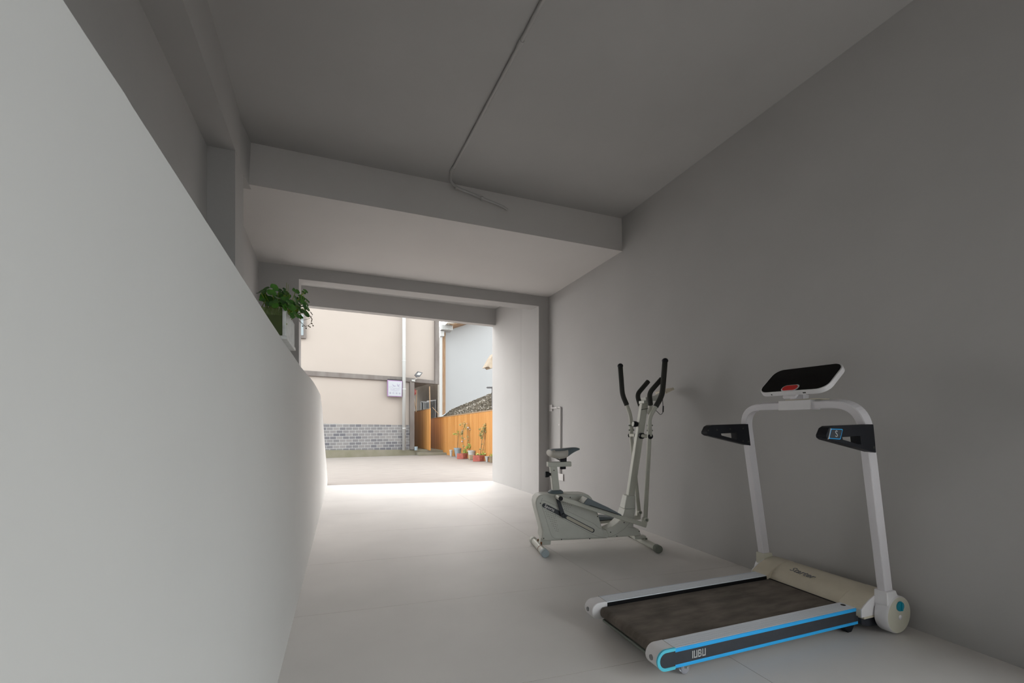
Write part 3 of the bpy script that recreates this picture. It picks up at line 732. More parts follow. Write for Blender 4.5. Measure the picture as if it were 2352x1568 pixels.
# ============================================================ TREADMILL
T = thing('treadmill', 'white folding treadmill with blue side stripes standing in front of the right wall', 'treadmill', (1.18, 1.69, 0), R(0.95))
L = 1.08; VO = 0.278; VI = 0.203; ZT = 0.120; ZB = 0.043
def arc(cx, cz, r, a0, a1, n=10): return [(cx+r*math.cos(R(a0+(a1-a0)*i/n)), cz+r*math.sin(R(a0+(a1-a0)*i/n))) for i in range(n+1)]
for sgn in (-1, 1):
    # ribbed rail: section in (v, z)
    sec = [(VO-0.004, ZB), (VO-0.004, ZT-0.003)]
    nr = 5
    for i in range(nr):
        a = VO-0.004-(VO-0.004-VI)*i/nr; b = VO-0.004-(VO-0.004-VI)*(i+1)/nr
        sec += [(a-0.0006, ZT), (b+0.0009, ZT), (b+0.0001, ZT-0.003)] if i < nr-1 else [(a-0.0015, ZT), (b+0.001, ZT), (b, ZT-0.002)]
    sec += [(VI, 0.098), (VI+0.01, 0.098), (VI+0.01, ZB)]
    rl = link('side_rail', prism_x(bmesh.new(), [(sgn*v, z) for v, z in sec], 0.0, L), M['rail'], T)
    o0, o1 = sorted((sgn*(VO-0.004), sgn*(VO-0.001)))
    link('side_panel', B(0, L, o0, o1, 0.056, 0.106), M['dpanel'], rl)
    o0, o1 = sorted((sgn*(VO-0.006), sgn*VO))
    link('blue_stripe', B(0, L, o0, o1, 0.104, ZT-0.001), M['blue'], rl, bevel=0.0015)
    link('blue_stripe', B(0, L, o0, o1, ZB-0.001, 0.0555), M['blue'], rl, bevel=0.0015)
    if sgn < 0:
        bm = bmesh.new(); yl = -VO+0.0006; x = 0.083; hh = 0.0145; zc2 = 0.0805; sw = 0.0042
        def bar(xa, xb, za, zb): box(bm, xa, xb, yl-0.0008, yl+0.001, zc2+za, zc2+zb)
        bar(x, x+sw, -hh, hh); x += 0.0085
        for ch in 'UBU':
            bar(x, x+sw, -hh, hh); bar(x+sw, x+0.0125, -hh, -hh+sw)
            if ch == 'U': bar(x+0.0125, x+0.0125+sw, -hh, hh)
            else: bar(x+0.0118, x+0.0115+sw, 0.0022, hh-0.0022); bar(x+0.0125, x+0.0125+sw, -hh+0.0022, -0.0012)
            if ch == 'B': bar(x+sw, x+0.0125, hh-sw, hh); bar(x+sw, x+0.0125, -sw*.5, sw*.5)
            x += 0.0212
        link('lettering', bm, M['letter'], rl)
    # rear end cap: U-shaped when seen from the side
    r = (ZT-ZB)/2+0.002; cz_ = (ZT+ZB)/2
    prof = [(0.004, cz_-r)]+[(-0.045+r*math.cos(R(a)), cz_+r*math.sin(R(a))) for a in range(270, 89, -15)]+[(0.004, cz_+r)]
    y0, y1 = sorted((sgn*(VI-0.002), sgn*(VO-0.003)))
    cap = link('end_cap', prism_y(bmesh.new(), prof, y0, y1), M['wplastic'], T, bevel=0.006, seg=3)
    rr = r+0.001 if sgn < 0 else r-0.008
    ring_o = [(-0.045+rr*math.cos(R(a)), cz_+rr*math.sin(R(a))) for a in range(270, 89, -12)]
    ring_i = [(-0.045+(rr-0.012)*math.cos(R(a)), cz_+(rr-0.012)*math.sin(R(a))) for a in range(90, 271, 12)]
    prof = [(0.0, cz_-rr)]+ring_o+[(0.0, cz_+rr), (0.0, cz_+rr-0.012)]+ring_i+[(0.0, cz_-rr+0.012)]
    y0, y1 = sorted((sgn*(VO-0.006), sgn*(VO+0.0015)))
    link('cap_trim', prism_y(bmesh.new(), prof, y0, y1), M['cyan'], cap)
    prof = [(-0.0, cz_-rr+0.012)]+ring_i[::-1]+[(0.0, cz_+rr-0.012)]
    y0, y1 = sorted((sgn*(VO-0.006), sgn*(VO-0.0005)))
    link('cap_inset', prism_y(bmesh.new(), prof, y0, y1), M['dpanel'], cap)
    vm = sgn*(VI+VO)/2
    link('bolt_hole', cyl(bmesh.new(), (-0.0875, vm, cz_+0.002), (-0.080, vm, cz_+0.002), 0.0105, 18), M['lettergrey'], cap)
    link('cap_seam', B(-0.004, -0.0025, min(sgn*VI, sgn*VO), max(sgn*VI, sgn*VO), cz_+r-0.001, cz_+r+0.0006), M['lettergrey'], cap)
# belt over rollers
rb = 0.026; zc_ = 0.076
prof = arc(-0.018, zc_, rb, 270, 90, 12)+[(1.10, zc_+rb), (1.10, zc_-rb)]
link('running_belt', prism_y(bmesh.new(), prof, -0.199, 0.193), M['belt'], T, smooth=False)
link('side_gap', B(0.0, 1.09, 0.1935, 0.2025, 0.055, 0.0975), M['black'], T)  # black fill for the shade between belt and far rail
link('gap_shade_strip', B(0.002, 1.085, 0.1995, 0.2027, 0.060, 0.1165), M['black'], T)  # black strip for the shaded gap under the far rail's inner edge
link('gap_shade_strip', B(1.078, 1.092, -0.199, 0.199, 0.09, 0.1035), M['black'], T)  # black strip painted in as the dark gap before the hood
link('rail_plug', cyl(bmesh.new(), (1.045, -0.232, 0.1195), (1.045, -0.232, 0.1206), 0.011, 20), M['black'], T)
link('rear_roller', cyl(bmesh.new(), (-0.018, -0.203, zc_), (-0.018, 0.203, zc_), 0.018, 20), M['blackr'], T)
link('base_frame', B(0.02, 1.06, -0.20, 0.20, 0.036, 0.049), M['blackr'], T, bevel=0.003)
link('rear_crossbar', B(-0.028, -0.006, -0.2, 0.2, 0.030, 0.042), M['capdark'], T, bevel=0.003)
# motor hood
hood = [(1.088, 0.070), (1.088, 0.104), (1.096, 0.122), (1.115, 0.142), (1.145, 0.163), (1.185, 0.178), (1.225, 0.185), (1.26, 0.183), (1.292, 0.169), (1.315, 0.145), (1.324, 0.115), (1.322, 0.085), (1.315, 0.07)]
hd = link('motor_hood', prism_y(bmesh.new(), hood, -0.30, 0.30), M['cream'], T, bevel=0.003)
text('lettering', 'Starter', 0.052, M['lettergrey'], hd, (1.158, 0.055, 0.1705), (-0.12, -1, 0.0), (0.96, -0.1, 0.36), depth=0.0012, shear=0.25)
low = [(1.085, 0.071), (1.315, 0.071), (1.31, 0.05), (1.27, 0.024), (1.21, 0.018), (1.13, 0.026), (1.09, 0.04)]
link('under_cover', prism_y(bmesh.new(), low, -0.288, 0.288), M['dpanel'], T, bevel=0.004)
sh_ = [(1.066, 0.083), (1.066, 0.122), (1.085, 0.136), (1.12, 0.157), (1.16, 0.174), (1.20, 0.184), (1.24, 0.187), (1.28, 0.178), (1.30, 0.165), (1.315, 0.083)]
for sgn in (-1, 1):
    y0, y1 = sorted((sgn*0.298, sgn*0.196))
    sp_ = link('hood_shoulder', prism_y(bmesh.new(), sh_, y0, y1), M['cream'], T, bevel=0.003)
    y0, y1 = sorted((sgn*0.301, sgn*0.297))
    link('shoulder_side', prism_y(bmesh.new(), [(x, z) for x, z in sh_], y0, y1), M['wplastic'], sp_)
    # pivot disc
    y0 = sgn*0.305; y1 = sgn*0.362
    bm = lathe(bmesh.new(), [(0, 0), (0.087, 0), (0.0885, 0.004), (0.0885, 0.048), (0.084, 0.0555), (0.0, 0.0565)], (1.238, y0, 0.0935), 48, (0, sgn, 0))
    dk = link('pivot_disc', bm, [M['wplastic'], M['creamface']], T)
    for p in dk.data.polygons:
        p.use_smooth = True
        if abs(p.normal.y) > 0.97 and abs(p.center.y) > 0.35: p.material_index = 1
    dk.modifiers.new('e', 'EDGE_SPLIT').split_angle = R(35)
    if sgn < 0:
        link('centre_button', lathe(bmesh.new(), [(0, 0), (0.0115, 0), (0.0115, 0.002), (0.007, 0.002), (0.006, 0.0035), (0, 0.004)], (1.243, sgn*0.3612, 0.083), 24, (0, -1, 0)), M['wplastic'], dk, smooth=True)
        kn = link('release_knob', lathe(bmesh.new(), [(0, 0), (0.0225, 0), (0.0235, 0.004), (0.0205, 0.009), (0, 0.0095)], (1.238, sgn*0.361, 0.136), 28, (0, -1, 0)), M['teal'], dk)
        link('knob_grip', B(1.234, 1.243, -0.376, -0.368, 0.117, 0.155), M['teal'], kn, bevel=0.003)
    link('disc_hub', cyl(bmesh.new(), (1.238, sgn*0.298, 0.0935), (1.238, sgn*0.306, 0.0935), 0.080, 40), M['hole'], dk)
# upright frame: one bent rectangular tube, leaning back over the belt
LEAN = 0.182
def up(v, z): return Vector((1.198-LEAN*(z-0.19), v, z))
VU = 0.325
path = [up(-VU, 0.17), up(-VU, 1.092), up(VU, 1.092), up(VU, 0.17)]
fpath = smoothpath([tuple(p) for p in path], 0.135, 12)
# sweep with the section's depth kept along the lean direction
bm = bmesh.new()
dpt = Vector((1, 0, LEAN)).normalized()*0.0265
rings = []
for i, p in enumerate(fpath):
    if i == 0: d_ = (fpath[1]-fpath[0]).normalized()
    elif i == len(fpath)-1: d_ = (fpath[-1]-fpath[-2]).normalized()
    else: d_ = ((fpath[i]-fpath[i-1]).normalized()+(fpath[i+1]-fpath[i]).normalized()).normalized()
    s_ = d_.cross(dpt.normalized()).normalized()*0.0185
    c4 = [(1, .8), (.9, 1), (-.9, 1), (-1, .8), (-1, -.8), (-.9, -1), (.9, -1), (1, -.8)]
    rings.append([bm.verts.new(p+dpt*a+s_*b) for a, b in c4])
for i in range(len(rings)-1):
    for j in range(8): bm.faces.new([rings[i][j], rings[i][(j+1) % 8], rings[i+1][(j+1) % 8], rings[i+1][j]])
bm.faces.new(rings[0][::-1]); bm.faces.new(rings[-1])
link('upright_frame', bm, M['wmetal'], T)
for sgn in (-1, 1):
    bot = up(sgn*VU, 0.125); tp = up(sgn*VU, 0.208)
    def ring(c, a, b): return [c+Vector((a, b, 0)), c+Vector((-a, b, 0)), c+Vector((-a, -b, 0)), c+Vector((a, -b, 0))]
    lo = ring(bot, 0.045, 0.030); hi = ring(tp, 0.034, 0.028)
    lo[0].x += 0.02; lo[3].x += 0.02
    link('upright_socket', hexa(bmesh.new(), lo, hi), M['wplastic'] if sgn < 0 else M['creamface'], T, bevel=0.005)
    # handle
    v0, v1 = (-0.366, -0.320) if sgn < 0 else (0.302, 0.348)
    xo = [(1.042, 0.992), (0.765, 0.985), (0.745, 0.976), (0.727, 0.946), (0.729, 0.934), (0.745, 0.925), (1.062, 0.862)]
    hole = [(0.832, 0.936), (0.952, 0.939), (0.958, 0.903), (0.946, 0.902), (0.836, 0.925)]
    # frame with a hole: bridge outer and inner loops
    bm = bmesh.new()
    def loop(pts_, v): return [bm.verts.new((x, v, z)) for x, z in pts_]
    def fillface(v, flip):
        a = loop(xo, v); b = loop(hole, v)
        es = [bm.edges.new((q[i], q[(i+1) % len(q)])) for q in (a, b) for i in range(len(q))]
        bmesh.ops.triangle_fill(bm, edges=es, use_beauty=True)
        return a, b
    a0, b0 = fillface(v0, 0); a1, b1 = fillface(v1, 1)
    for A_, B_ in ((a0, a1), (b0, b1)):
        for i in range(len(A_)):
            j = (i+1) % len(A_); bm.faces.new([A_[i], A_[j], B_[j], B_[i]])
    h_ = link('handle', bm, M['blackr'], T, bevel=0.003)
    vs = -0.366 if sgn < 0 else 0.302
    link('screw', cyl(bmesh.new(), (1.043, vs, 0.887), (1.043, vs-0.001, 0.887), 0.006, 14), M['hole'], h_)
    if sgn < 0:
        lp = [(0.757, 0.9735), (0.825, 0.9715), (0.829, 0.968), (0.815, 0.929), (0.811, 0.9265), (0.744, 0.9305), (0.741, 0.934), (0.753, 0.971)]
        mc = (0.785, 0.950)
        sc = lambda k, k2: [((x-mc[0])*k+mc[0], (z-mc[1])*k2+mc[1]) for x, z in lp]
        bd = link('speed_badge', prism_y(bmesh.new(), lp, -0.3685, -0.3655), M['blue'], h_)
        link('badge_face', prism_y(bmesh.new(), sc(0.90, 0.86), -0.3692, -0.368), M['dpanel'], bd)
        text('lettering', 'S', 0.040, M['letter'], bd, (0.787, -0.3700, 0.950), (1, 0, 0), (0, 0, 1), shear=-0.05, depth=0.0003)
        link('chrome_edge', hexa(bmesh.new(), [(0.736, -0.3690, 0.928), (0.741, -0.3690, 0.930), (0.741, -0.3650, 0.930), (0.736, -0.3650, 0.928)],
             [(0.751, -0.3690, 0.974), (0.755, -0.3690, 0.975), (0.755, -0.3650, 0.975), (0.751, -0.3650, 0.974)]), M['letter'], bd)
    else:
        for x, z in ((0.735, 0.955), (0.80, 0.958), (0.90, 0.962), (1.0, 0.965), (1.0, 0.89)):
            link('plug', cyl(bmesh.new(), (x, vs, z), (x, vs-0.001, z), 0.005, 12), M['hole'], h_)
# console
CX_ = up(0, 1.092)
bk = link('console_bracket', B(CX_.x-0.034, CX_.x+0.040, -0.105, 0.075, 1.066, 1.117), M['wplastic'], T, bevel=0.003)
link('bracket_plate', B(CX_.x-0.02, CX_.x+0.075, -0.125, 0.045, 1.1172, 1.122), M['cream'], bk)
link('console_neck', hexa(bmesh.new(), [(CX_.x-0.016, -0.055, 1.118), (CX_.x+0.024, -0.055, 1.118), (CX_.x+0.024, 0.022, 1.118), (CX_.x-0.016, 0.022, 1.118)],
     [(CX_.x-0.016, -0.055, 1.165), (CX_.x+0.03, -0.055, 1.19), (CX_.x+0.03, 0.022, 1.19), (CX_.x-0.016, 0.022, 1.165)]), M['wmetal'], T, bevel=0.003)
link('neck_bolt', cyl(bmesh.new(), (CX_.x+0.008, -0.066, 1.152), (CX_.x+0.008, -0.054, 1.152), 0.008, 16), M['silver'], T)
# tilted tablet: local frame (a across, b up the tilt, c outwards to the user)
TI = R(42)
org = Vector((CX_.x-0.065, -0.012, 1.158))
ea = Vector((0, -1, 0)); eb = Vector((math.sin(R(90)-TI), 0, math.cos(R(90)-TI))); ec = ea.cross(eb)
if ec.x > 0: ec = -ec
cm = Matrix((ea, eb, ec)).transposed().to_4x4(); cm.translation = org
W2, HT = 0.192, 0.205
def plate(x0, x1, y0, y1, r_, c0, c1, n=8):
    bm = bmesh.new(); p = rrect(x0, x1, y0, y1, r_, n)
    hexa(bm, [(x, y, c0) for x, y in p], [(x, y, c1) for x, y in p]); bm.transform(cm); return bm
cs = link('console', plate(-W2, W2, 0.0, HT, 0.055, -0.022, 0.006), M['wplastic'], T, bevel=0.004, seg=3)
link('screen', plate(-W2+0.007, W2-0.007, 0.006, HT-0.006, 0.05, 0.0055, 0.0075), M['screen'], cs)
ks = link('key_surround', plate(-0.052, 0.042, 0.0015, 0.050, 0.022, 0.0065, 0.009), M['wplastic'], cs)
bm = plate(-0.046, 0.036, 0.006, 0.044, 0.018, 0.008, 0.0125)
link('safety_key', bm, M['red'], cs, bevel=0.002)
link('port', plate(0.070, 0.086, -0.0012, 0.0002, 0.0005, -0.012, -0.005, 2), M['hole'], cs)
link('port', plate(-0.108, -0.102, -0.0012, 0.0002, 0.0005, -0.012, -0.005, 2), M['hole'], cs)
link('mount_plate', plate(-0.045, 0.028, -0.012, 0.05, 0.008, -0.034, -0.021), M['wplastic'], cs, bevel=0.002)
# feet and wheels
for sgn in (-1, 1):
    ft_ = link('front_foot', hexa(bmesh.new(), [(1.035, sgn*0.262, 0.0), (1.06, sgn*0.262, 0.0), (1.06, sgn*0.235, 0.0), (1.035, sgn*0.235, 0.0)],
        [(0.985, sgn*0.266, 0.045), (1.085, sgn*0.266, 0.045), (1.085, sgn*0.232, 0.045), (0.985, sgn*0.232, 0.045)]), M['blackr'], T, bevel=0.004)
    wl = link('caster_wheel', lathe(bmesh.new(), [(0, -0.009), (0.017, -0.009), (0.021, -0.006), (0.021, 0.006), (0.017, 0.009), (0, 0.009)], (0.062, sgn*0.256, 0.021), 28, (0, 1, 0)), M['clear'], T, smooth=False)
    link('wheel_bracket', B(0.056, 0.080, sgn*0.256-0.011, sgn*0.256+0.011, 0.024, 0.046), M['capdark'], wl, bevel=0.003)
    link('axle_bolt', cyl(bmesh.new(), (0.068, sgn*0.256-0.014, 0.028), (0.068, sgn*0.256+0.014, 0.028), 0.005, 12), M['silver'], wl)

# ============================================================ ELLIPTICAL TRAINER
EL = thing('elliptical_trainer', 'old cream elliptical exercise bike with a grey saddle by the right wall', 'exercise bike', (1.375, 3.206, 0), R(-9))
def uz(pts, v): return [Vector((u, v, z)) for u, z in pts]
# stabilisers
for nm, u0, half in (('rear_stabiliser', 0.0, 0.19), ('front_stabiliser', 0.885, 0.245)):
    st_ = link(nm, cyl(bmesh.new(), (u0, -half, 0.030), (u0, half, 0.030), 0.026, 28), M['emetal'], EL, smooth=True)
    st_.modifiers.new('e', 'EDGE_SPLIT').split_angle = R(40)
    for sgn in (-1, 1):
        y0 = sgn*(half-0.035)
        cp = lathe(bmesh.new(), [(0, 0), (0.029, 0), (0.030, 0.002), (0.030, 0.046), (0.027, 0.050), (0, 0.050)], (u0, y0, 0.030), 28, (0, sgn, 0))
        k_ = link('end_cap', cp, (M['capgrey'] if sgn < 0 else M['shell']) if u0 == 0 else M['capdark'], st_, smooth=True)
        k_.modifiers.new('e', 'EDGE_SPLIT').split_angle = R(40)
    if u0 == 0:
        for y in (-0.035, 0.055): link('clamp_bolt', cyl(bmesh.new(), (0.012, y, 0.05), (0.012, y, 0.072), 0.008, 8), M['rust'], st_)
        link('rust_stain', lathe(bmesh.new(), [(0.0264, -0.006), (0.0264, 0.006)], (u0, -0.075, 0.030), 28, (0, 1, 0)), M['rust'], st_)
        link('joint_ring', lathe(bmesh.new(), [(0.0275, -0.003), (0.0275, 0.003)], (u0, 0.135, 0.030), 28, (0, 1, 0)), M['capdark'], st_)
    else:
        link('clamp_bolt', cyl(bmesh.new(), (u0-0.005, -0.06, 0.055), (u0-0.005, -0.06, 0.068), 0.009, 10), M['capdark'], st_)
link('rear_frame', hexa(bmesh.new(), [(0.005, -0.03, 0.045), (0.09, -0.03, 0.045), (0.09, 0.03, 0.045), (0.005, 0.03, 0.045)],
     [(0.02, -0.03, 0.16), (0.10, -0.03, 0.16), (0.10, 0.03, 0.16), (0.02, 0.03, 0.16)]), M['shell'], EL, bevel=0.004)
link('front_frame', B(0.80, 0.90, -0.025, 0.025, 0.048, 0.075), M['shell'], EL, bevel=0.004)
# housing
HS = [(0.018, 0.093), (0.045, 0.086), (0.55, 0.082), (0.555, 0.100), (0.535, 0.148), (0.504, 0.154), (0.462, 0.292), (0.433, 0.375), (0.410, 0.412), (0.385, 0.432), (0.345, 0.440),
      (0.02, 0.447), (-0.012, 0.440), (-0.034, 0.418), (-0.042, 0.385), (-0.036, 0.345), (0.012, 0.165), (0.008, 0.120)]
hs = link('housing', prism_y(bmesh.new(), HS, -0.072, 0.072), M['shell'], EL, bevel=0.012, seg=3)
# raised side panel outline and recessed lines
def sline(pts_, w=0.0012, v=-0.0728):
    bm = bmesh.new(); P = [Vector((u, v, z)) for u, z in pts_]
    tube(bm, P, w*0.55, 5); return bm
link('panel_seam', sline([(0.012, 0.42), (0.0, 0.385), (0.075, 0.15), (0.088, 0.120), (0.11, 0.105), (0.14, 0.100), (0.48, 0.094), (0.53, 0.088)]), M['seam'], hs)
link('panel_seam', sline([(0.0, 0.395), (0.02, 0.402), (0.052, 0.39), (0.43, 0.205), (0.47, 0.17), (0.52, 0.152)]), M['seam'], hs)
link('panel_seam', sline([(-0.002, 0.372), (0.01, 0.345), (0.045, 0.325), (0.40, 0.13), (0.47, 0.10), (0.53, 0.09)]), M['seam'], hs)
# dark slot
def stadium(a, b, r_, n=8):
    a = Vector(a); b = Vector(b); d_ = (b-a).normalized(); an = math.atan2(d_.y, d_.x); out = []
    for i in range(n+1):
        t_ = an-PI/2+PI*i/n; out.append((b.x+r_*math.cos(t_), b.y+r_*math.sin(t_)))
    for i in range(n+1):
        t_ = an+PI/2+PI*i/n; out.append((a.x+r_*math.cos(t_), a.y+r_*math.sin(t_)))
    return out
A0, A1 = (0.026, 0.363), (0.418, 0.152)
sl = link('slot_trim', prism_y(bmesh.new(), stadium(A0, A1, 0.0165), -0.0745, -0.071), M['navy'], hs)
link('slot_stripe', prism_y(bmesh.new(), stadium((0.215, 0.2613), (0.414, 0.1542), 0.0115), -0.0755, -0.0744), M['slotfill'], sl)
dirv = (Vector((A1[0], 0, A1[1]))-Vector((A0[0], 0, A0[1]))).normalized()
text('lettering', 'Sports', 0.034, M['letterwhite'], sl, Vector((0.068, -0.0752, 0.3415)), dirv, (-dirv.z, 0, dirv.x) if dirv.x > 0 else (0, 0, 1), depth=0.0003, bold=0.0004)
# ventilation perforations
bm = bmesh.new()
for i in range(9):
    for j in range(7):
        u = 0.035+i*0.0135*0.8+j*0.0135; z = 0.315-i*0.019-j*0.0042
        if j <= 6-i*0.55 and z > 0.14: cyl(bm, (u, -0.0735, z), (u, -0.0715, z), 0.0022, 6)
for j in range(5):
    for i in range(7-j):
        u = 0.175+i*0.0155+j*0.004; z = 0.395-j*0.016-i*0.002
        cyl(bm, (u, -0.0735, z), (u, -0.0715, z), 0.0022, 6)
link('perforations', bm, M['hole'], hs)['kind'] = 'stuff'
for u, z in ((-0.004, 0.38), (0.022, 0.11), (0.165, 0.094), (0.395, 0.088), (0.46, 0.26), (0.235, 0.418)):
    link('screw', cyl(bmesh.new(), (u, -0.0745, z), (u, -0.070, z), 0.0042, 10), M['hole'], hs)
# column boot (curves up from the base) and the base box
CB = [(0.556, 0.083), (0.84, 0.088), (0.822, 0.138), (0.80, 0.147), (0.772, 0.152), (0.775, 0.215), (0.792, 0.300), (0.70, 0.307), (0.683, 0.258), (0.660, 0.222), (0.63, 0.196), (0.59, 0.168), (0.536, 0.148)]
cbm = link('column_base', prism_y(bmesh.new(), CB, -0.058, 0.058), M['shell'], EL, bevel=0.009, seg=3)
link('panel_seam', sline([(0.532, 0.088), (0.58, 0.094), (0.63, 0.112), (0.69, 0.148), (0.735, 0.192), (0.77, 0.235)], v=-0.0588), M['seam'], cbm)
link('panel_seam', sline([(0.722, 0.163), (0.79, 0.150)], v=-0.0588), M['seam'], cbm)
for u, z in ((0.575, 0.128), (0.628, 0.094), (0.82, 0.124), (0.69, 0.20)):
    link('screw', cyl(bmesh.new(), (u, -0.061, z), (u, -0.056, z), 0.0042, 10), M['hole'], cbm)
bm = bmesh.new()
def rr_(c, a, b, z): return [(c-a, -b, z), (c-a+0.012, -b-0.004, z), (c+a, -b, z), (c+a, b, z), (c-a, b, z)]
hexa(bm, [(0.698, -0.05, 0.304), (0.794, -0.05, 0.298), (0.794, 0.05, 0.298), (0.698, 0.05, 0.304)], [(0.722, -0.042, 0.413), (0.800, -0.042, 0.404), (0.800, 0.042, 0.404), (0.722, 0.042, 0.413)])
link('column_collar', bm, M['shell'], EL, bevel=0.009, seg=3)
# main post
bm = bmesh.new()
hexa(bm, [(0.735, -0.028, 0.36), (0.790, -0.028, 0.36), (0.790, 0.028, 0.36), (0.735, 0.028, 0.36)], [(0.863, -0.026, 1.158), (0.921, -0.026, 1.158), (0.921, 0.026, 1.158), (0.863, 0.026, 1.158)])
link('main_post', bm, M['emetal'], EL, bevel=0.008)
kb = link('post_knob', lathe(bmesh.new(), [(0, 0), (0.014, 0), (0.02, 0.006), (0.024, 0.02), (0.024, 0.040), (0, 0.040)], (0.836, 0, 0.985), 24, (-1, 0, 0.1)), M['blackr'], EL)
link('knob_cap', lathe(bmesh.new(), [(0.019, 0), (0.019, 0.002), (0, 0.003)], Vector((0.836, 0, 0.985))+Vector((-1, 0, 0.1)).normalized()*0.040, 24, (-1, 0, 0.1)), M['emetal'], kb)
# lever axle
ax = link('lever_axle', cyl(bmesh.new(), (0.853, -0.165, 0.892), (0.853, 0.165, 0.892), 0.0135, 20), M['emetal'], EL, smooth=True)
link('axle_collar', cyl(bmesh.new(), (0.853, -0.05, 0.892), (0.853, 0.05, 0.892), 0.024, 24), M['blackr'], ax)
def lever(low_, piv, elb, gb_, bend_, tip, v):
    v2 = v*1.06
    lw = tube(bmesh.new(), uz([low_, (piv[0]+0.0, piv[1]), (elb[0]+(piv[0]-elb[0])*.35, elb[1]-0.08)], v), 0.0165, 14)
    lo_ = link('lever_tube', lw, M['emetal'], EL, smooth=True)
    P_ = smoothpath([Vector((piv[0]+0.0, v2, piv[1]+0.0)), Vector((elb[0], v2, elb[1])), Vector((gb_[0], v2*1.04, gb_[1])), Vector((bend_[0], v2*1.08, bend_[1])), Vector((tip[0], v2*1.08, tip[1]))], 0.07)
    link('lever_tube', tube(bmesh.new(), P_, 0.0165, 14), M['emetal'], EL, smooth=True)
    # foam grip
    k0 = min(range(len(P_)), key=lambda i: (P_[i]-Vector((gb_[0], v2*1.04, gb_[1]))).length)
    gp = P_[k0:]; gp[-1] = gp[-2].lerp(gp[-1], 0.975)
    g_ = link('foam_grip', tube(bmesh.new(), gp, 0.0205, 16), M['foam'], EL, smooth=True)
    link('grip_cap', lathe(bmesh.new(), [(0.021, -0.006), (0.0245, 0.0), (0.0235, 0.010), (0.017, 0.019), (0.008, 0.024), (0, 0.025)], Vector((tip[0], v2*1.08, tip[1])), 20, (0.05, 0, 1)), M['blackr'], g_, smooth=True)
    s_ = 1 if v > 0 else -1
    link('pivot_cap', lathe(bmesh.new(), [(0, 0), (0.021, 0), (0.022, 0.004), (0.018, 0.012), (0, 0.013)], (piv[0], v+s_*0.012, piv[1]), 20, (0, s_, 0)), M['blackr'], lo_, smooth=True)
    for dz in (0.045, 0.085):
        link('bolt', cyl(bmesh.new(), (piv[0]-0.022, v, piv[1]+dz), (piv[0]+0.026, v, piv[1]+dz), 0.006, 10), M['capdark'], lo_)
    link('pivot_sleeve', cyl(bmesh.new(), (low_[0], v-0.022, low_[1]), (low_[0], v+0.022, low_[1]), 0.018, 18), M['emetal'], lo_)
    link('sleeve_bolt', cyl(bmesh.new(), (low_[0], v-0.027, low_[1]), (low_[0], v+0.027, low_[1]), 0.010, 14), M['capdark'], lo_)
VN = 0.165
lever((0.818, 0.242), (0.853, 0.892), (0.846, 1.038), (0.897, 1.123), (0.948, 1.213), (0.972, 1.480), -VN)
lever((0.932, 0.230), (0.858, 0.890), (0.866, 1.040), (0.828, 1.150), (0.790, 1.234), (0.770, 1.482), VN)
# crank, pedal arms, pedals
cr = link('crank_arm', hexa(bmesh.new(), [(0.158, -0.098, 0.272), (0.190, -0.098, 0.280), (0.190, -0.085, 0.280), (0.158, -0.085, 0.272)],
     [(0.112, -0.098, 0.422), (0.136, -0.098, 0.430), (0.136, -0.085, 0.430), (0.112, -0.085, 0.422)]), M['navy'], EL, bevel=0.004)
link('crank_cap', lathe(bmesh.new(), [(0, 0), (0.019, 0), (0.019, 0.008), (0.012, 0.016), (0, 0.018)], (0.172, -0.092, 0.285), 20, (0, -1, 0)), M['navy'], cr, smooth=True)
link('crank_arm', hexa(bmesh.new(), [(0.200, 0.085, 0.13), (0.232, 0.085, 0.138), (0.232, 0.098, 0.138), (0.200, 0.098, 0.13)],
     [(0.158, 0.085, 0.272), (0.190, 0.085, 0.280), (0.190, 0.098, 0.280), (0.158, 0.098, 0.272)]), M['navy'], EL, bevel=0.004)
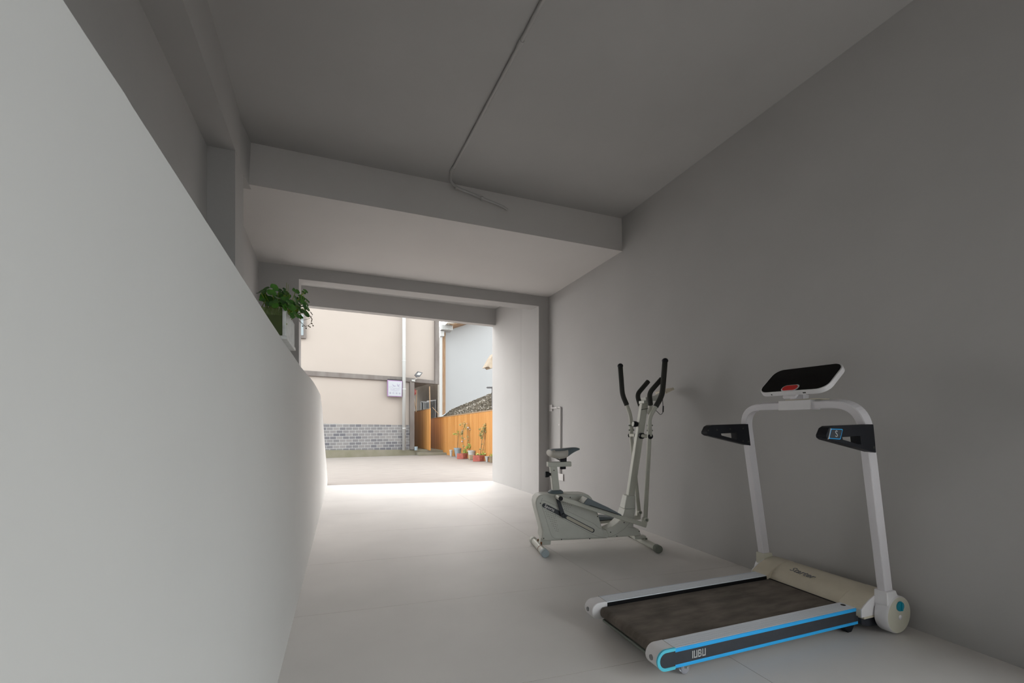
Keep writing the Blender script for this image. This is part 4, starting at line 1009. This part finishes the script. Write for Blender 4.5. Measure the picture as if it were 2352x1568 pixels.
def pedal_arm(p0, p1, v, near):
    p0 = Vector((p0[0], v, p0[1])); p1 = Vector((p1[0], v, p1[1]))
    arm = link('pedal_arm', tube(bmesh.new(), [p0, p1], 0, sec=rsec(0.03, 0.034)), M['emetal'], EL)
    s_ = 1 if v > 0 else -1
    link('crank_sleeve', cyl(bmesh.new(), (p0.x, v-0.055*s_, p0.z), (p0.x, v+0.022*s_, p0.z), 0.0185, 20), M['emetal'], arm)
    link('sleeve_cap', cyl(bmesh.new(), (p0.x, v+0.021*s_, p0.z), (p0.x, v+0.030*s_, p0.z), 0.0165, 20), M['blackr'], arm)
    # hinge lug to the lever
    link('lever_lug', B(p1.x-0.032, p1.x+0.006, v-0.012, v+0.012, p1.z+0.01, p1.z+0.052), M['emetal'], arm, bevel=0.004)
    d_ = (p1-p0).normalized(); n_ = Vector((-d_.z, 0, d_.x))
    if n_.z < 0: n_ = -n_
    o_ = p0+d_*((0.285-p0.x)/d_.x if near else (0.40-p0.x)/d_.x)+n_*0.016
    prof = [(0, 0.0), (0.02, 0.050), (0.06, 0.047), (0.20, 0.030), (0.315, 0.010), (0.325, 0.0)]
    a_ = [o_+d_*x+n_*y for x, y in prof]
    bm = hexa(bmesh.new(), [p+Vector((0, -0.055, 0)) for p in a_], [p+Vector((0, 0.055, 0)) for p in a_])
    pd = link('pedal', bm, M['pedal'], EL, bevel=0.004)
    bm = hexa(bmesh.new(), [o_+d_*0.0+n_*0.004+Vector((0, y, 0)) for y in (-0.052, 0.052)]+[o_+d_*0.0+n_*0.004+Vector((0, y, 0))-d_*0.004 for y in (0.052, -0.052)],
              [o_+d_*0.02+n_*0.049+Vector((0, y, 0)) for y in (-0.052, 0.052)]+[o_+d_*0.02+n_*0.049+Vector((0, y, 0))-d_*0.004 for y in (0.052, -0.052)])
    link('pedal_end', bm, M['shell'], pd)
    bm = bmesh.new()
    a0 = o_+d_*0.05+n_*0.004; a1 = o_+d_*0.29+n_*0.003
    tube(bm, [a0+Vector((0, -0.0555, 0)), a1+Vector((0, -0.0555, 0))], 0.003, 6); link('pedal_groove', bm, M['hole'], pd)
pedal_arm((0.122, 0.432), (0.822, 0.196), -VN, True)
pedal_arm((0.214, 0.142), (0.940, 0.186), VN, False)
# seat
link('seat_boot', lathe(bmesh.new(), [(0, 0), (0.062, 0), (0.058, 0.012), (0.045, 0.022), (0, 0.024)], (0.138, 0, 0.446), 24), M['saddle'], EL, smooth=True)
sp_ = link('seat_post', hexa(bmesh.new(), [(0.112, -0.024, 0.455), (0.168, -0.024, 0.455), (0.168, 0.024, 0.455), (0.112, 0.024, 0.455)],
     [(0.090, -0.022, 0.655), (0.146, -0.022, 0.655), (0.146, 0.022, 0.655), (0.090, 0.022, 0.655)]), M['emetal'], EL, bevel=0.005)
link('bolt', cyl(bmesh.new(), (0.118, -0.026, 0.625), (0.118, -0.022, 0.625), 0.004, 10), M['hole'], sp_)
kb = link('seat_knob', lathe(bmesh.new(), [(0, 0), (0.010, 0), (0.012, 0.012), (0.022, 0.020), (0.024, 0.042), (0.020, 0.048), (0, 0.050)], (0.100, 0, 0.592), 22, (-1, 0, 0)), M['blackr'], sp_)
link('seat_slider', B(0.070, 0.262, -0.023, 0.023, 0.652, 0.690), M['emetal'], EL, bevel=0.003)
link('slider_knob', cyl(bmesh.new(), (0.198, 0, 0.632), (0.198, 0, 0.652), 0.024, 18), M['blackr'], EL)
link('saddle_clamp', B(0.175, 0.225, -0.018, 0.018, 0.690, 0.725), M['blackr'], EL, bevel=0.004)
# saddle: lofted sections along u
bm = bmesh.new(); secs = []
data = [(0.078, 0.055, 0.745, 0.772, 0.03), (0.085, 0.085, 0.735, 0.785, 0.03), (0.11, 0.105, 0.722, 0.793, .03), (0.15, 0.108, 0.712, 0.795, .03), (0.19, 0.088, 0.712, 0.796, .03),
        (0.225, 0.058, 0.722, 0.799, .03), (0.26, 0.040, 0.748, 0.803, .03), (0.30, 0.030, 0.770, 0.804, .02), (0.325, 0.021, 0.779, 0.799, .02), (0.338, 0.010, 0.783, 0.792, .02)]
n_ = 20
for u, w, zl, zt, _ in data:
    ring_ = []
    for i in range(n_):
        a = 2*PI*i/n_; x = math.cos(a); y = math.sin(a)
        yy_ = w*math.copysign(abs(x)**0.75, x); zz = (zt+zl)/2+(zt-zl)/2*math.copysign(abs(y)**0.8, y)
        if y > 0: zz -= 0.0
        ring_.append(bm.verts.new((u, yy_, zz)))
    secs.append(ring_)
for a, b in zip(secs, secs[1:]):
    for i in range(n_): bm.faces.new([a[i], a[(i+1) % n_], b[(i+1) % n_], b[i]])
bm.faces.new(secs[0][::-1]); bm.faces.new(secs[-1])
sd = link('saddle', bm, [M['saddle'], M['saddleside']], EL, smooth=True)
for p in sd.data.polygons:
    c_ = p.center
    if (c_.x < 0.098 and c_.z < 0.782) or (0.10 < c_.x < 0.235 and c_.z < 0.784 and abs(c_.y) > 0.03 and c_.z < 0.80-(c_.x-0.15)*0.15): p.material_index = 1
sb = sd.modifiers.new('s', 'SUBSURF'); sb.levels = 1; sb.render_levels = 1
link('saddle_rail', tube(bmesh.new(), [Vector((0.13, -0.03, 0.722)), Vector((0.165, -0.025, 0.705)), Vector((0.21, -0.02, 0.715))], 0.004, 8), M['blackr'], EL)
# fixed handles and console bracket
for s_ in (-1, 1):
    P_ = smoothpath([(0.925, s_*0.03, 1.075), (0.907, s_*0.085, 1.128), (0.882, s_*0.105, 1.235), (0.99, s_*0.11, 1.352)], 0.04)
    fh = link('fixed_handle', tube(bmesh.new(), P_, 0.0155, 12), M['emetal'], EL, smooth=True)
    k0 = min(range(len(P_)), key=lambda i: (P_[i]-Vector((0.905, s_*0.087, 1.135))).length)
    link('foam_grip', tube(bmesh.new(), P_[k0:-1]+[P_[-2].lerp(P_[-1], 0.97)], 0.0195, 14), M['foam'], fh, smooth=True)
hb = link('console_head', B(0.868, 0.945, -0.045, 0.045, 1.155, 1.178), M['shell'], EL, bevel=0.003)
link('head_box', hexa(bmesh.new(), [(0.890, -0.04, 1.178), (1.0, -0.04, 1.178), (1.0, 0.04, 1.178), (0.890, 0.04, 1.178)],
     [(0.882, -0.045, 1.205), (1.03, -0.045, 1.225), (1.03, 0.045, 1.225), (0.882, 0.045, 1.205)]), M['shell'], hb, bevel=0.003)
link('console_arm', hexa(bmesh.new(), [(0.99, -0.025, 1.20), (1.06, -0.05, 1.245), (1.06, 0.05, 1.245), (0.99, 0.025, 1.20)],
     [(0.985, -0.025, 1.215), (1.06, -0.05, 1.256), (1.06, 0.05, 1.256), (0.985, 0.025, 1.215)]), M['shell'], EL)
link('console_backplate', hexa(bmesh.new(), [(1.045, -0.085, 1.235), (1.115, -0.085, 1.268), (1.115, 0.085, 1.268), (1.045, 0.085, 1.235)],
     [(1.035, -0.085, 1.256), (1.105, -0.085, 1.284), (1.105, 0.085, 1.284), (1.035, 0.085, 1.256)]), M['cream'], EL)
link('cable', tube(bmesh.new(), smoothpath([(1.03, -0.04, 1.25), (1.035, -0.05, 1.12), (1.03, -0.05, 1.075), (1.01, -0.05, 1.062), (0.985, -0.045, 1.09), (0.95, -0.04, 1.115), (0.935, -0.03, 1.12)], 0.03), 0.0022, 6), M['blackr'], EL, smooth=True)
link('cable_plug', cyl(bmesh.new(), (1.034, -0.05, 1.085), (1.036, -0.05, 1.135), 0.0055, 8), M['blackr'], EL)
link('cable_tie', tube(bmesh.new(), [(0.853, -0.030, 1.103), (0.86, -0.0305, 1.105), (0.93, -0.0305, 1.118)], 0.002, 5), M['blackr'], EL)

# ============================================================ PLANT TANK ON THE PARAPET
tk0 = pp(668, 784); ty0 = 2.02; ty1 = 2.33
tx = -0.262; tz = 1.352; th = 0.125
tn = thing('glass_tank', 'small white edged glass tank of green water standing on the low parapet', 'tank', (tx, ty0, tz-0.012), R(0.5))
Wt = 0.24
link('tank_base', B(-Wt, 0.012, -0.006, ty1-ty0+0.006, 0, 0.014), M['tankwall'], tn, bevel=0.003)
link('side_wall', B(0.0, 0.007, 0.0, ty1-ty0, 0.014, th), M['tankwall'], tn)
link('side_wall', B(-Wt, -Wt+0.006, 0.0, ty1-ty0, 0.014, th), M['tankwall'], tn)
link('back_wall', B(-Wt+0.006, 0.0, ty1-ty0-0.006, ty1-ty0, 0.014, th), M['tankwall'], tn)
link('front_glass', B(-Wt+0.006, -0.0005, 0.0, 0.004, 0.014, th), M['tankglass'], tn)
link('corner_strip', B(-0.006, 0.006, -0.003, 0.003, 0.012, th+0.002), M['tankwall'], tn, bevel=0.0015)
wt = link('water', B(-Wt+0.007, -0.001, 0.005, ty1-ty0-0.007, 0.0145, th-0.028), M['tankwater'], tn)
pl = thing('pennywort_plant', 'bushy round leaved green water plant growing out of the glass tank', 'plant', (tx, ty0, tz))
random.seed(11)
lv = []
def leafat(px, py, y, r_, tilt=None):
    p = ony(px, py, y)-Vector((tx, ty0, tz)); lv.append((p, r_*0.86, tilt))
for a in ((598, 670, 2.05, .021), (611, 663, 2.1, .019), (624, 672, 2.08, .022), (630, 660, 2.12, .020), (641, 666, 2.15, .016), (643, 685, 2.06, .024), (656, 672, 2.14, .017),
          (655, 688, 2.05, .020), (658, 679, 2.2, .022), (619, 698, 2.03, .019), (629, 699, 2.02, .021), (645, 699, 2.04, .018), (652, 697, 2.03, .019), (661, 703, 2.02, .017),
          (671, 706, 2.03, .020), (680, 687, 2.12, .019), (685, 699, 2.10, .021), (680, 668, 2.2, .020), (702, 668, 2.22, .014), (693, 683, 2.2, .020), (697, 695, 2.18, .018),
          (706, 690, 2.22, .015), (681, 722, 2.06, .022), (690, 712, 2.10, .018), (702, 718, 2.12, .026), (706, 708, 2.16, .016), (700, 703, 2.1, .018), (667, 690, 2.16, .017),
          (606, 682, 2.1, .02), (616, 686, 2.12, .022), (636, 684, 2.2, .024), (648, 676, 2.25, .022), (666, 700, 2.2, .022), (676, 712, 2.15, .02), (689, 690, 2.24, .022), (612, 690, 2.2, .024),
          (602, 688, 2.02, .014), (640, 692, 2.1, .022), (672, 695, 2.09, .016), (691, 728, 2.13, .012)):
    leafat(*a)
_rl = random.Random(5)
for (p, r_, _) in list(lv)[::2]:
    lv.append((p+Vector((_rl.uniform(-.02, .02), _rl.uniform(-.03, .05), _rl.uniform(-.022, .016))), r_*_rl.uniform(.55, .85), None))
bs = bmesh.new(); ws = Vector((-0.09, 0.12, 0.06))
for i, (p, r_, _) in enumerate(lv):
    rn = random.Random(i*7+1)
    out = (p-Vector((-0.08, 0.10, 0.02))); out.z = abs(out.z)*0.4
    nn = (Vector((out.x*0.9+rn.uniform(-.05, .05), -0.085+rn.uniform(-.06, .05), 0.075+rn.uniform(-.04, .03)))).normalized()
    bm = bmesh.new(); u_ = nn.orthogonal().normalized(); w_ = nn.cross(u_)
    a0 = rn.uniform(0, 2*PI); N = 18; k = 3
    c_ = bm.verts.new(p-nn*r_*0.10)
    prev = None
    rg = []
    for q in range(1, k+1):
        ring_ = []
        for j in range(N):
            a = a0+2*PI*j/N; rr2 = r_*q/k*(1+0.05*math.sin(5*a+i))
            if j == 0: rr2 *= 0.55
            ring_.append(bm.verts.new(p+(u_*math.cos(a)+w_*math.sin(a)*rn.uniform(.97, 1.0))*rr2+nn*r_*(0.10*(q/k)**2-0.10+0.05*math.sin(3*a)*(q/k))))
        rg.append(ring_)
    for j in range(N): bm.faces.new([c_, rg[0][j], rg[0][(j+1) % N]])
    for q in range(k-1):
        for j in range(N): bm.faces.new([rg[q][j], rg[q+1][j], rg[q+1][(j+1) % N], rg[q][(j+1) % N]])
    link('leaf', bm, M['leaf'], pl, smooth=True, recalc=False)
    base = Vector((max(-0.225, min(-0.012, p.x*0.55-0.03+rn.uniform(-.03, .03))), max(0.02, min(0.28, 0.08+rn.uniform(-.05, .12))), 0.092+rn.uniform(-.01, .01)))
    mid = base.lerp(p, 0.5)+Vector((0, 0, 0.012))
    tube(bs, [base, base.lerp(mid, .5)+Vector((0, 0, .006)), mid, mid.lerp(p, .5)+Vector((0, 0, .004)), p-nn*0.002], 0.0014, 5)
for k in range(26):
    x = random.uniform(-0.2, -0.01); z = random.uniform(0.0, 0.03)
    b0 = Vector((x, 0.012+random.random()*0.02, z-0.02)); tube(bs, [b0, b0+Vector((random.uniform(-.02, .03), 0, .05)), b0+Vector((random.uniform(-.03, .05), -.005, .10))], 0.0013, 5)
for px, py, h_ in ((657, 676, .05), (661, 680, .05), (664, 690, .03), (697, 690, .04), (692, 688, .04)):
    b0 = ony(px, py, 2.1)-Vector((tx, ty0, tz)); tube(bs, [b0, b0+Vector((.002, 0, h_))], 0.0008, 5)
link('stems', bs, M['stem'], pl, smooth=True)
bm = bmesh.new()
q = lambda px, py: ony(px, py, 2.2)-Vector((tx, ty0, tz))
tube(bm, smoothpath([q(682, 722), q(690, 733), q(698, 735), q(712, 731), q(717, 725)], .02), 0.0008, 5)
tube(bm, smoothpath([q(688, 738), q(700, 750), q(709, 747), q(716, 740), q(718, 745)], .02), 0.0008, 5)
tube(bm, smoothpath([q(687, 735), q(697, 745), q(704, 752)], .02), 0.0008, 5)
for px, py in ((694, 748), (702, 753), (711, 750), (715, 742), (718, 747), (708, 748)):
    a = q(px, py); tube(bm, [a, a+Vector((.004, 0, -.003))], 0.0025, 5)
for a, b in (((713, 716), (718, 723)), ((712, 725), (717, 733)), ((717, 733), (715, 739))):
    tube(bm, [q(*a), q(*a).lerp(q(*b), .5), q(*b)], 0.0018, 5)
link('dry_tendrils', bm, M['drystem'], pl, smooth=True)

# ============================================================ LIGHT AND CAMERA
w = bpy.data.worlds.new('World'); bpy.context.scene.world = w; w.use_nodes = True
nt = w.node_tree; bg = nt.nodes['Background']
tc = nt.nodes.new('ShaderNodeTexCoord'); sx = nt.nodes.new('ShaderNodeSeparateXYZ'); nt.links.new(tc.outputs['Generated'], sx.inputs[0])
cr_ = nt.nodes.new('ShaderNodeValToRGB')
mr_ = nt.nodes.new('ShaderNodeMapRange'); mr_.inputs[1].default_value = -1; mr_.inputs[2].default_value = 1
nt.links.new(sx.outputs['Y'], mr_.inputs[0]); nt.links.new(mr_.outputs[0], cr_.inputs[0])
cr_.color_ramp.elements[0].position = 0.35; cr_.color_ramp.elements[0].color = (0.88*REAR, 0.935*REAR, 0.94*REAR, 1)   # cooler overcast side of the sky
cr_.color_ramp.elements[1].position = 0.6; cr_.color_ramp.elements[1].color = (1.0, 0.985, 0.965, 1)
zr_ = nt.nodes.new('ShaderNodeValToRGB'); nt.links.new(sx.outputs['Z'], zr_.inputs[0])       # bright haze low down, dimmer overhead
el_ = zr_.color_ramp.elements; el_[0].position = 0.0; el_[0].color = (0.62, 0.62, 0.62, 1); el_[1].position = 1.0; el_[1].color = (0.22, 0.23, 0.24, 1)
e2_ = el_.new(0.42); e2_.color = (0.70, 0.70, 0.70, 1)
mx_ = nt.nodes.new('ShaderNodeMix'); mx_.data_type = 'RGBA'; mx_.blend_type = 'MULTIPLY'; mx_.inputs[0].default_value = 1.0
nt.links.new(cr_.outputs[0], mx_.inputs[6]); nt.links.new(zr_.outputs[0], mx_.inputs[7])
nt.links.new(mx_.outputs[2], bg.inputs[0]); bg.inputs[1].default_value = SKY
sun = bpy.data.lights.new('Sun', 'SUN'); sun.energy = SUN; sun.angle = R(SUNANG); sun.color = (1.0, 0.95, 0.90)
so = bpy.data.objects.new('Sun', sun); C.objects.link(so)
# added broad sun lamp, standing in for bright sky through the opening
so.rotation_euler = (R(-(90-SUNEL)), 0, R(SUNAZ))

cam = bpy.data.cameras.new('Camera'); co = bpy.data.objects.new('Camera', cam); C.objects.link(co)
cam.sensor_width = 36; cam.lens = 36*FOC/2352; cam.shift_x = 0.0; cam.shift_y = (HYP-784)/2352
cam.clip_start = 0.02; cam.clip_end = 200
co.location = (0, 0, CAMH); co.rotation_euler = (R(90), 0, -YAW)
sc_ = bpy.context.scene; sc_.camera = co
sc_.view_settings.view_transform = 'Standard'; sc_.view_settings.look = 'None'
sc_.view_settings.gamma = 1; sc_.view_settings.use_curve_mapping = False
sc_.view_settings.exposure = EXPO
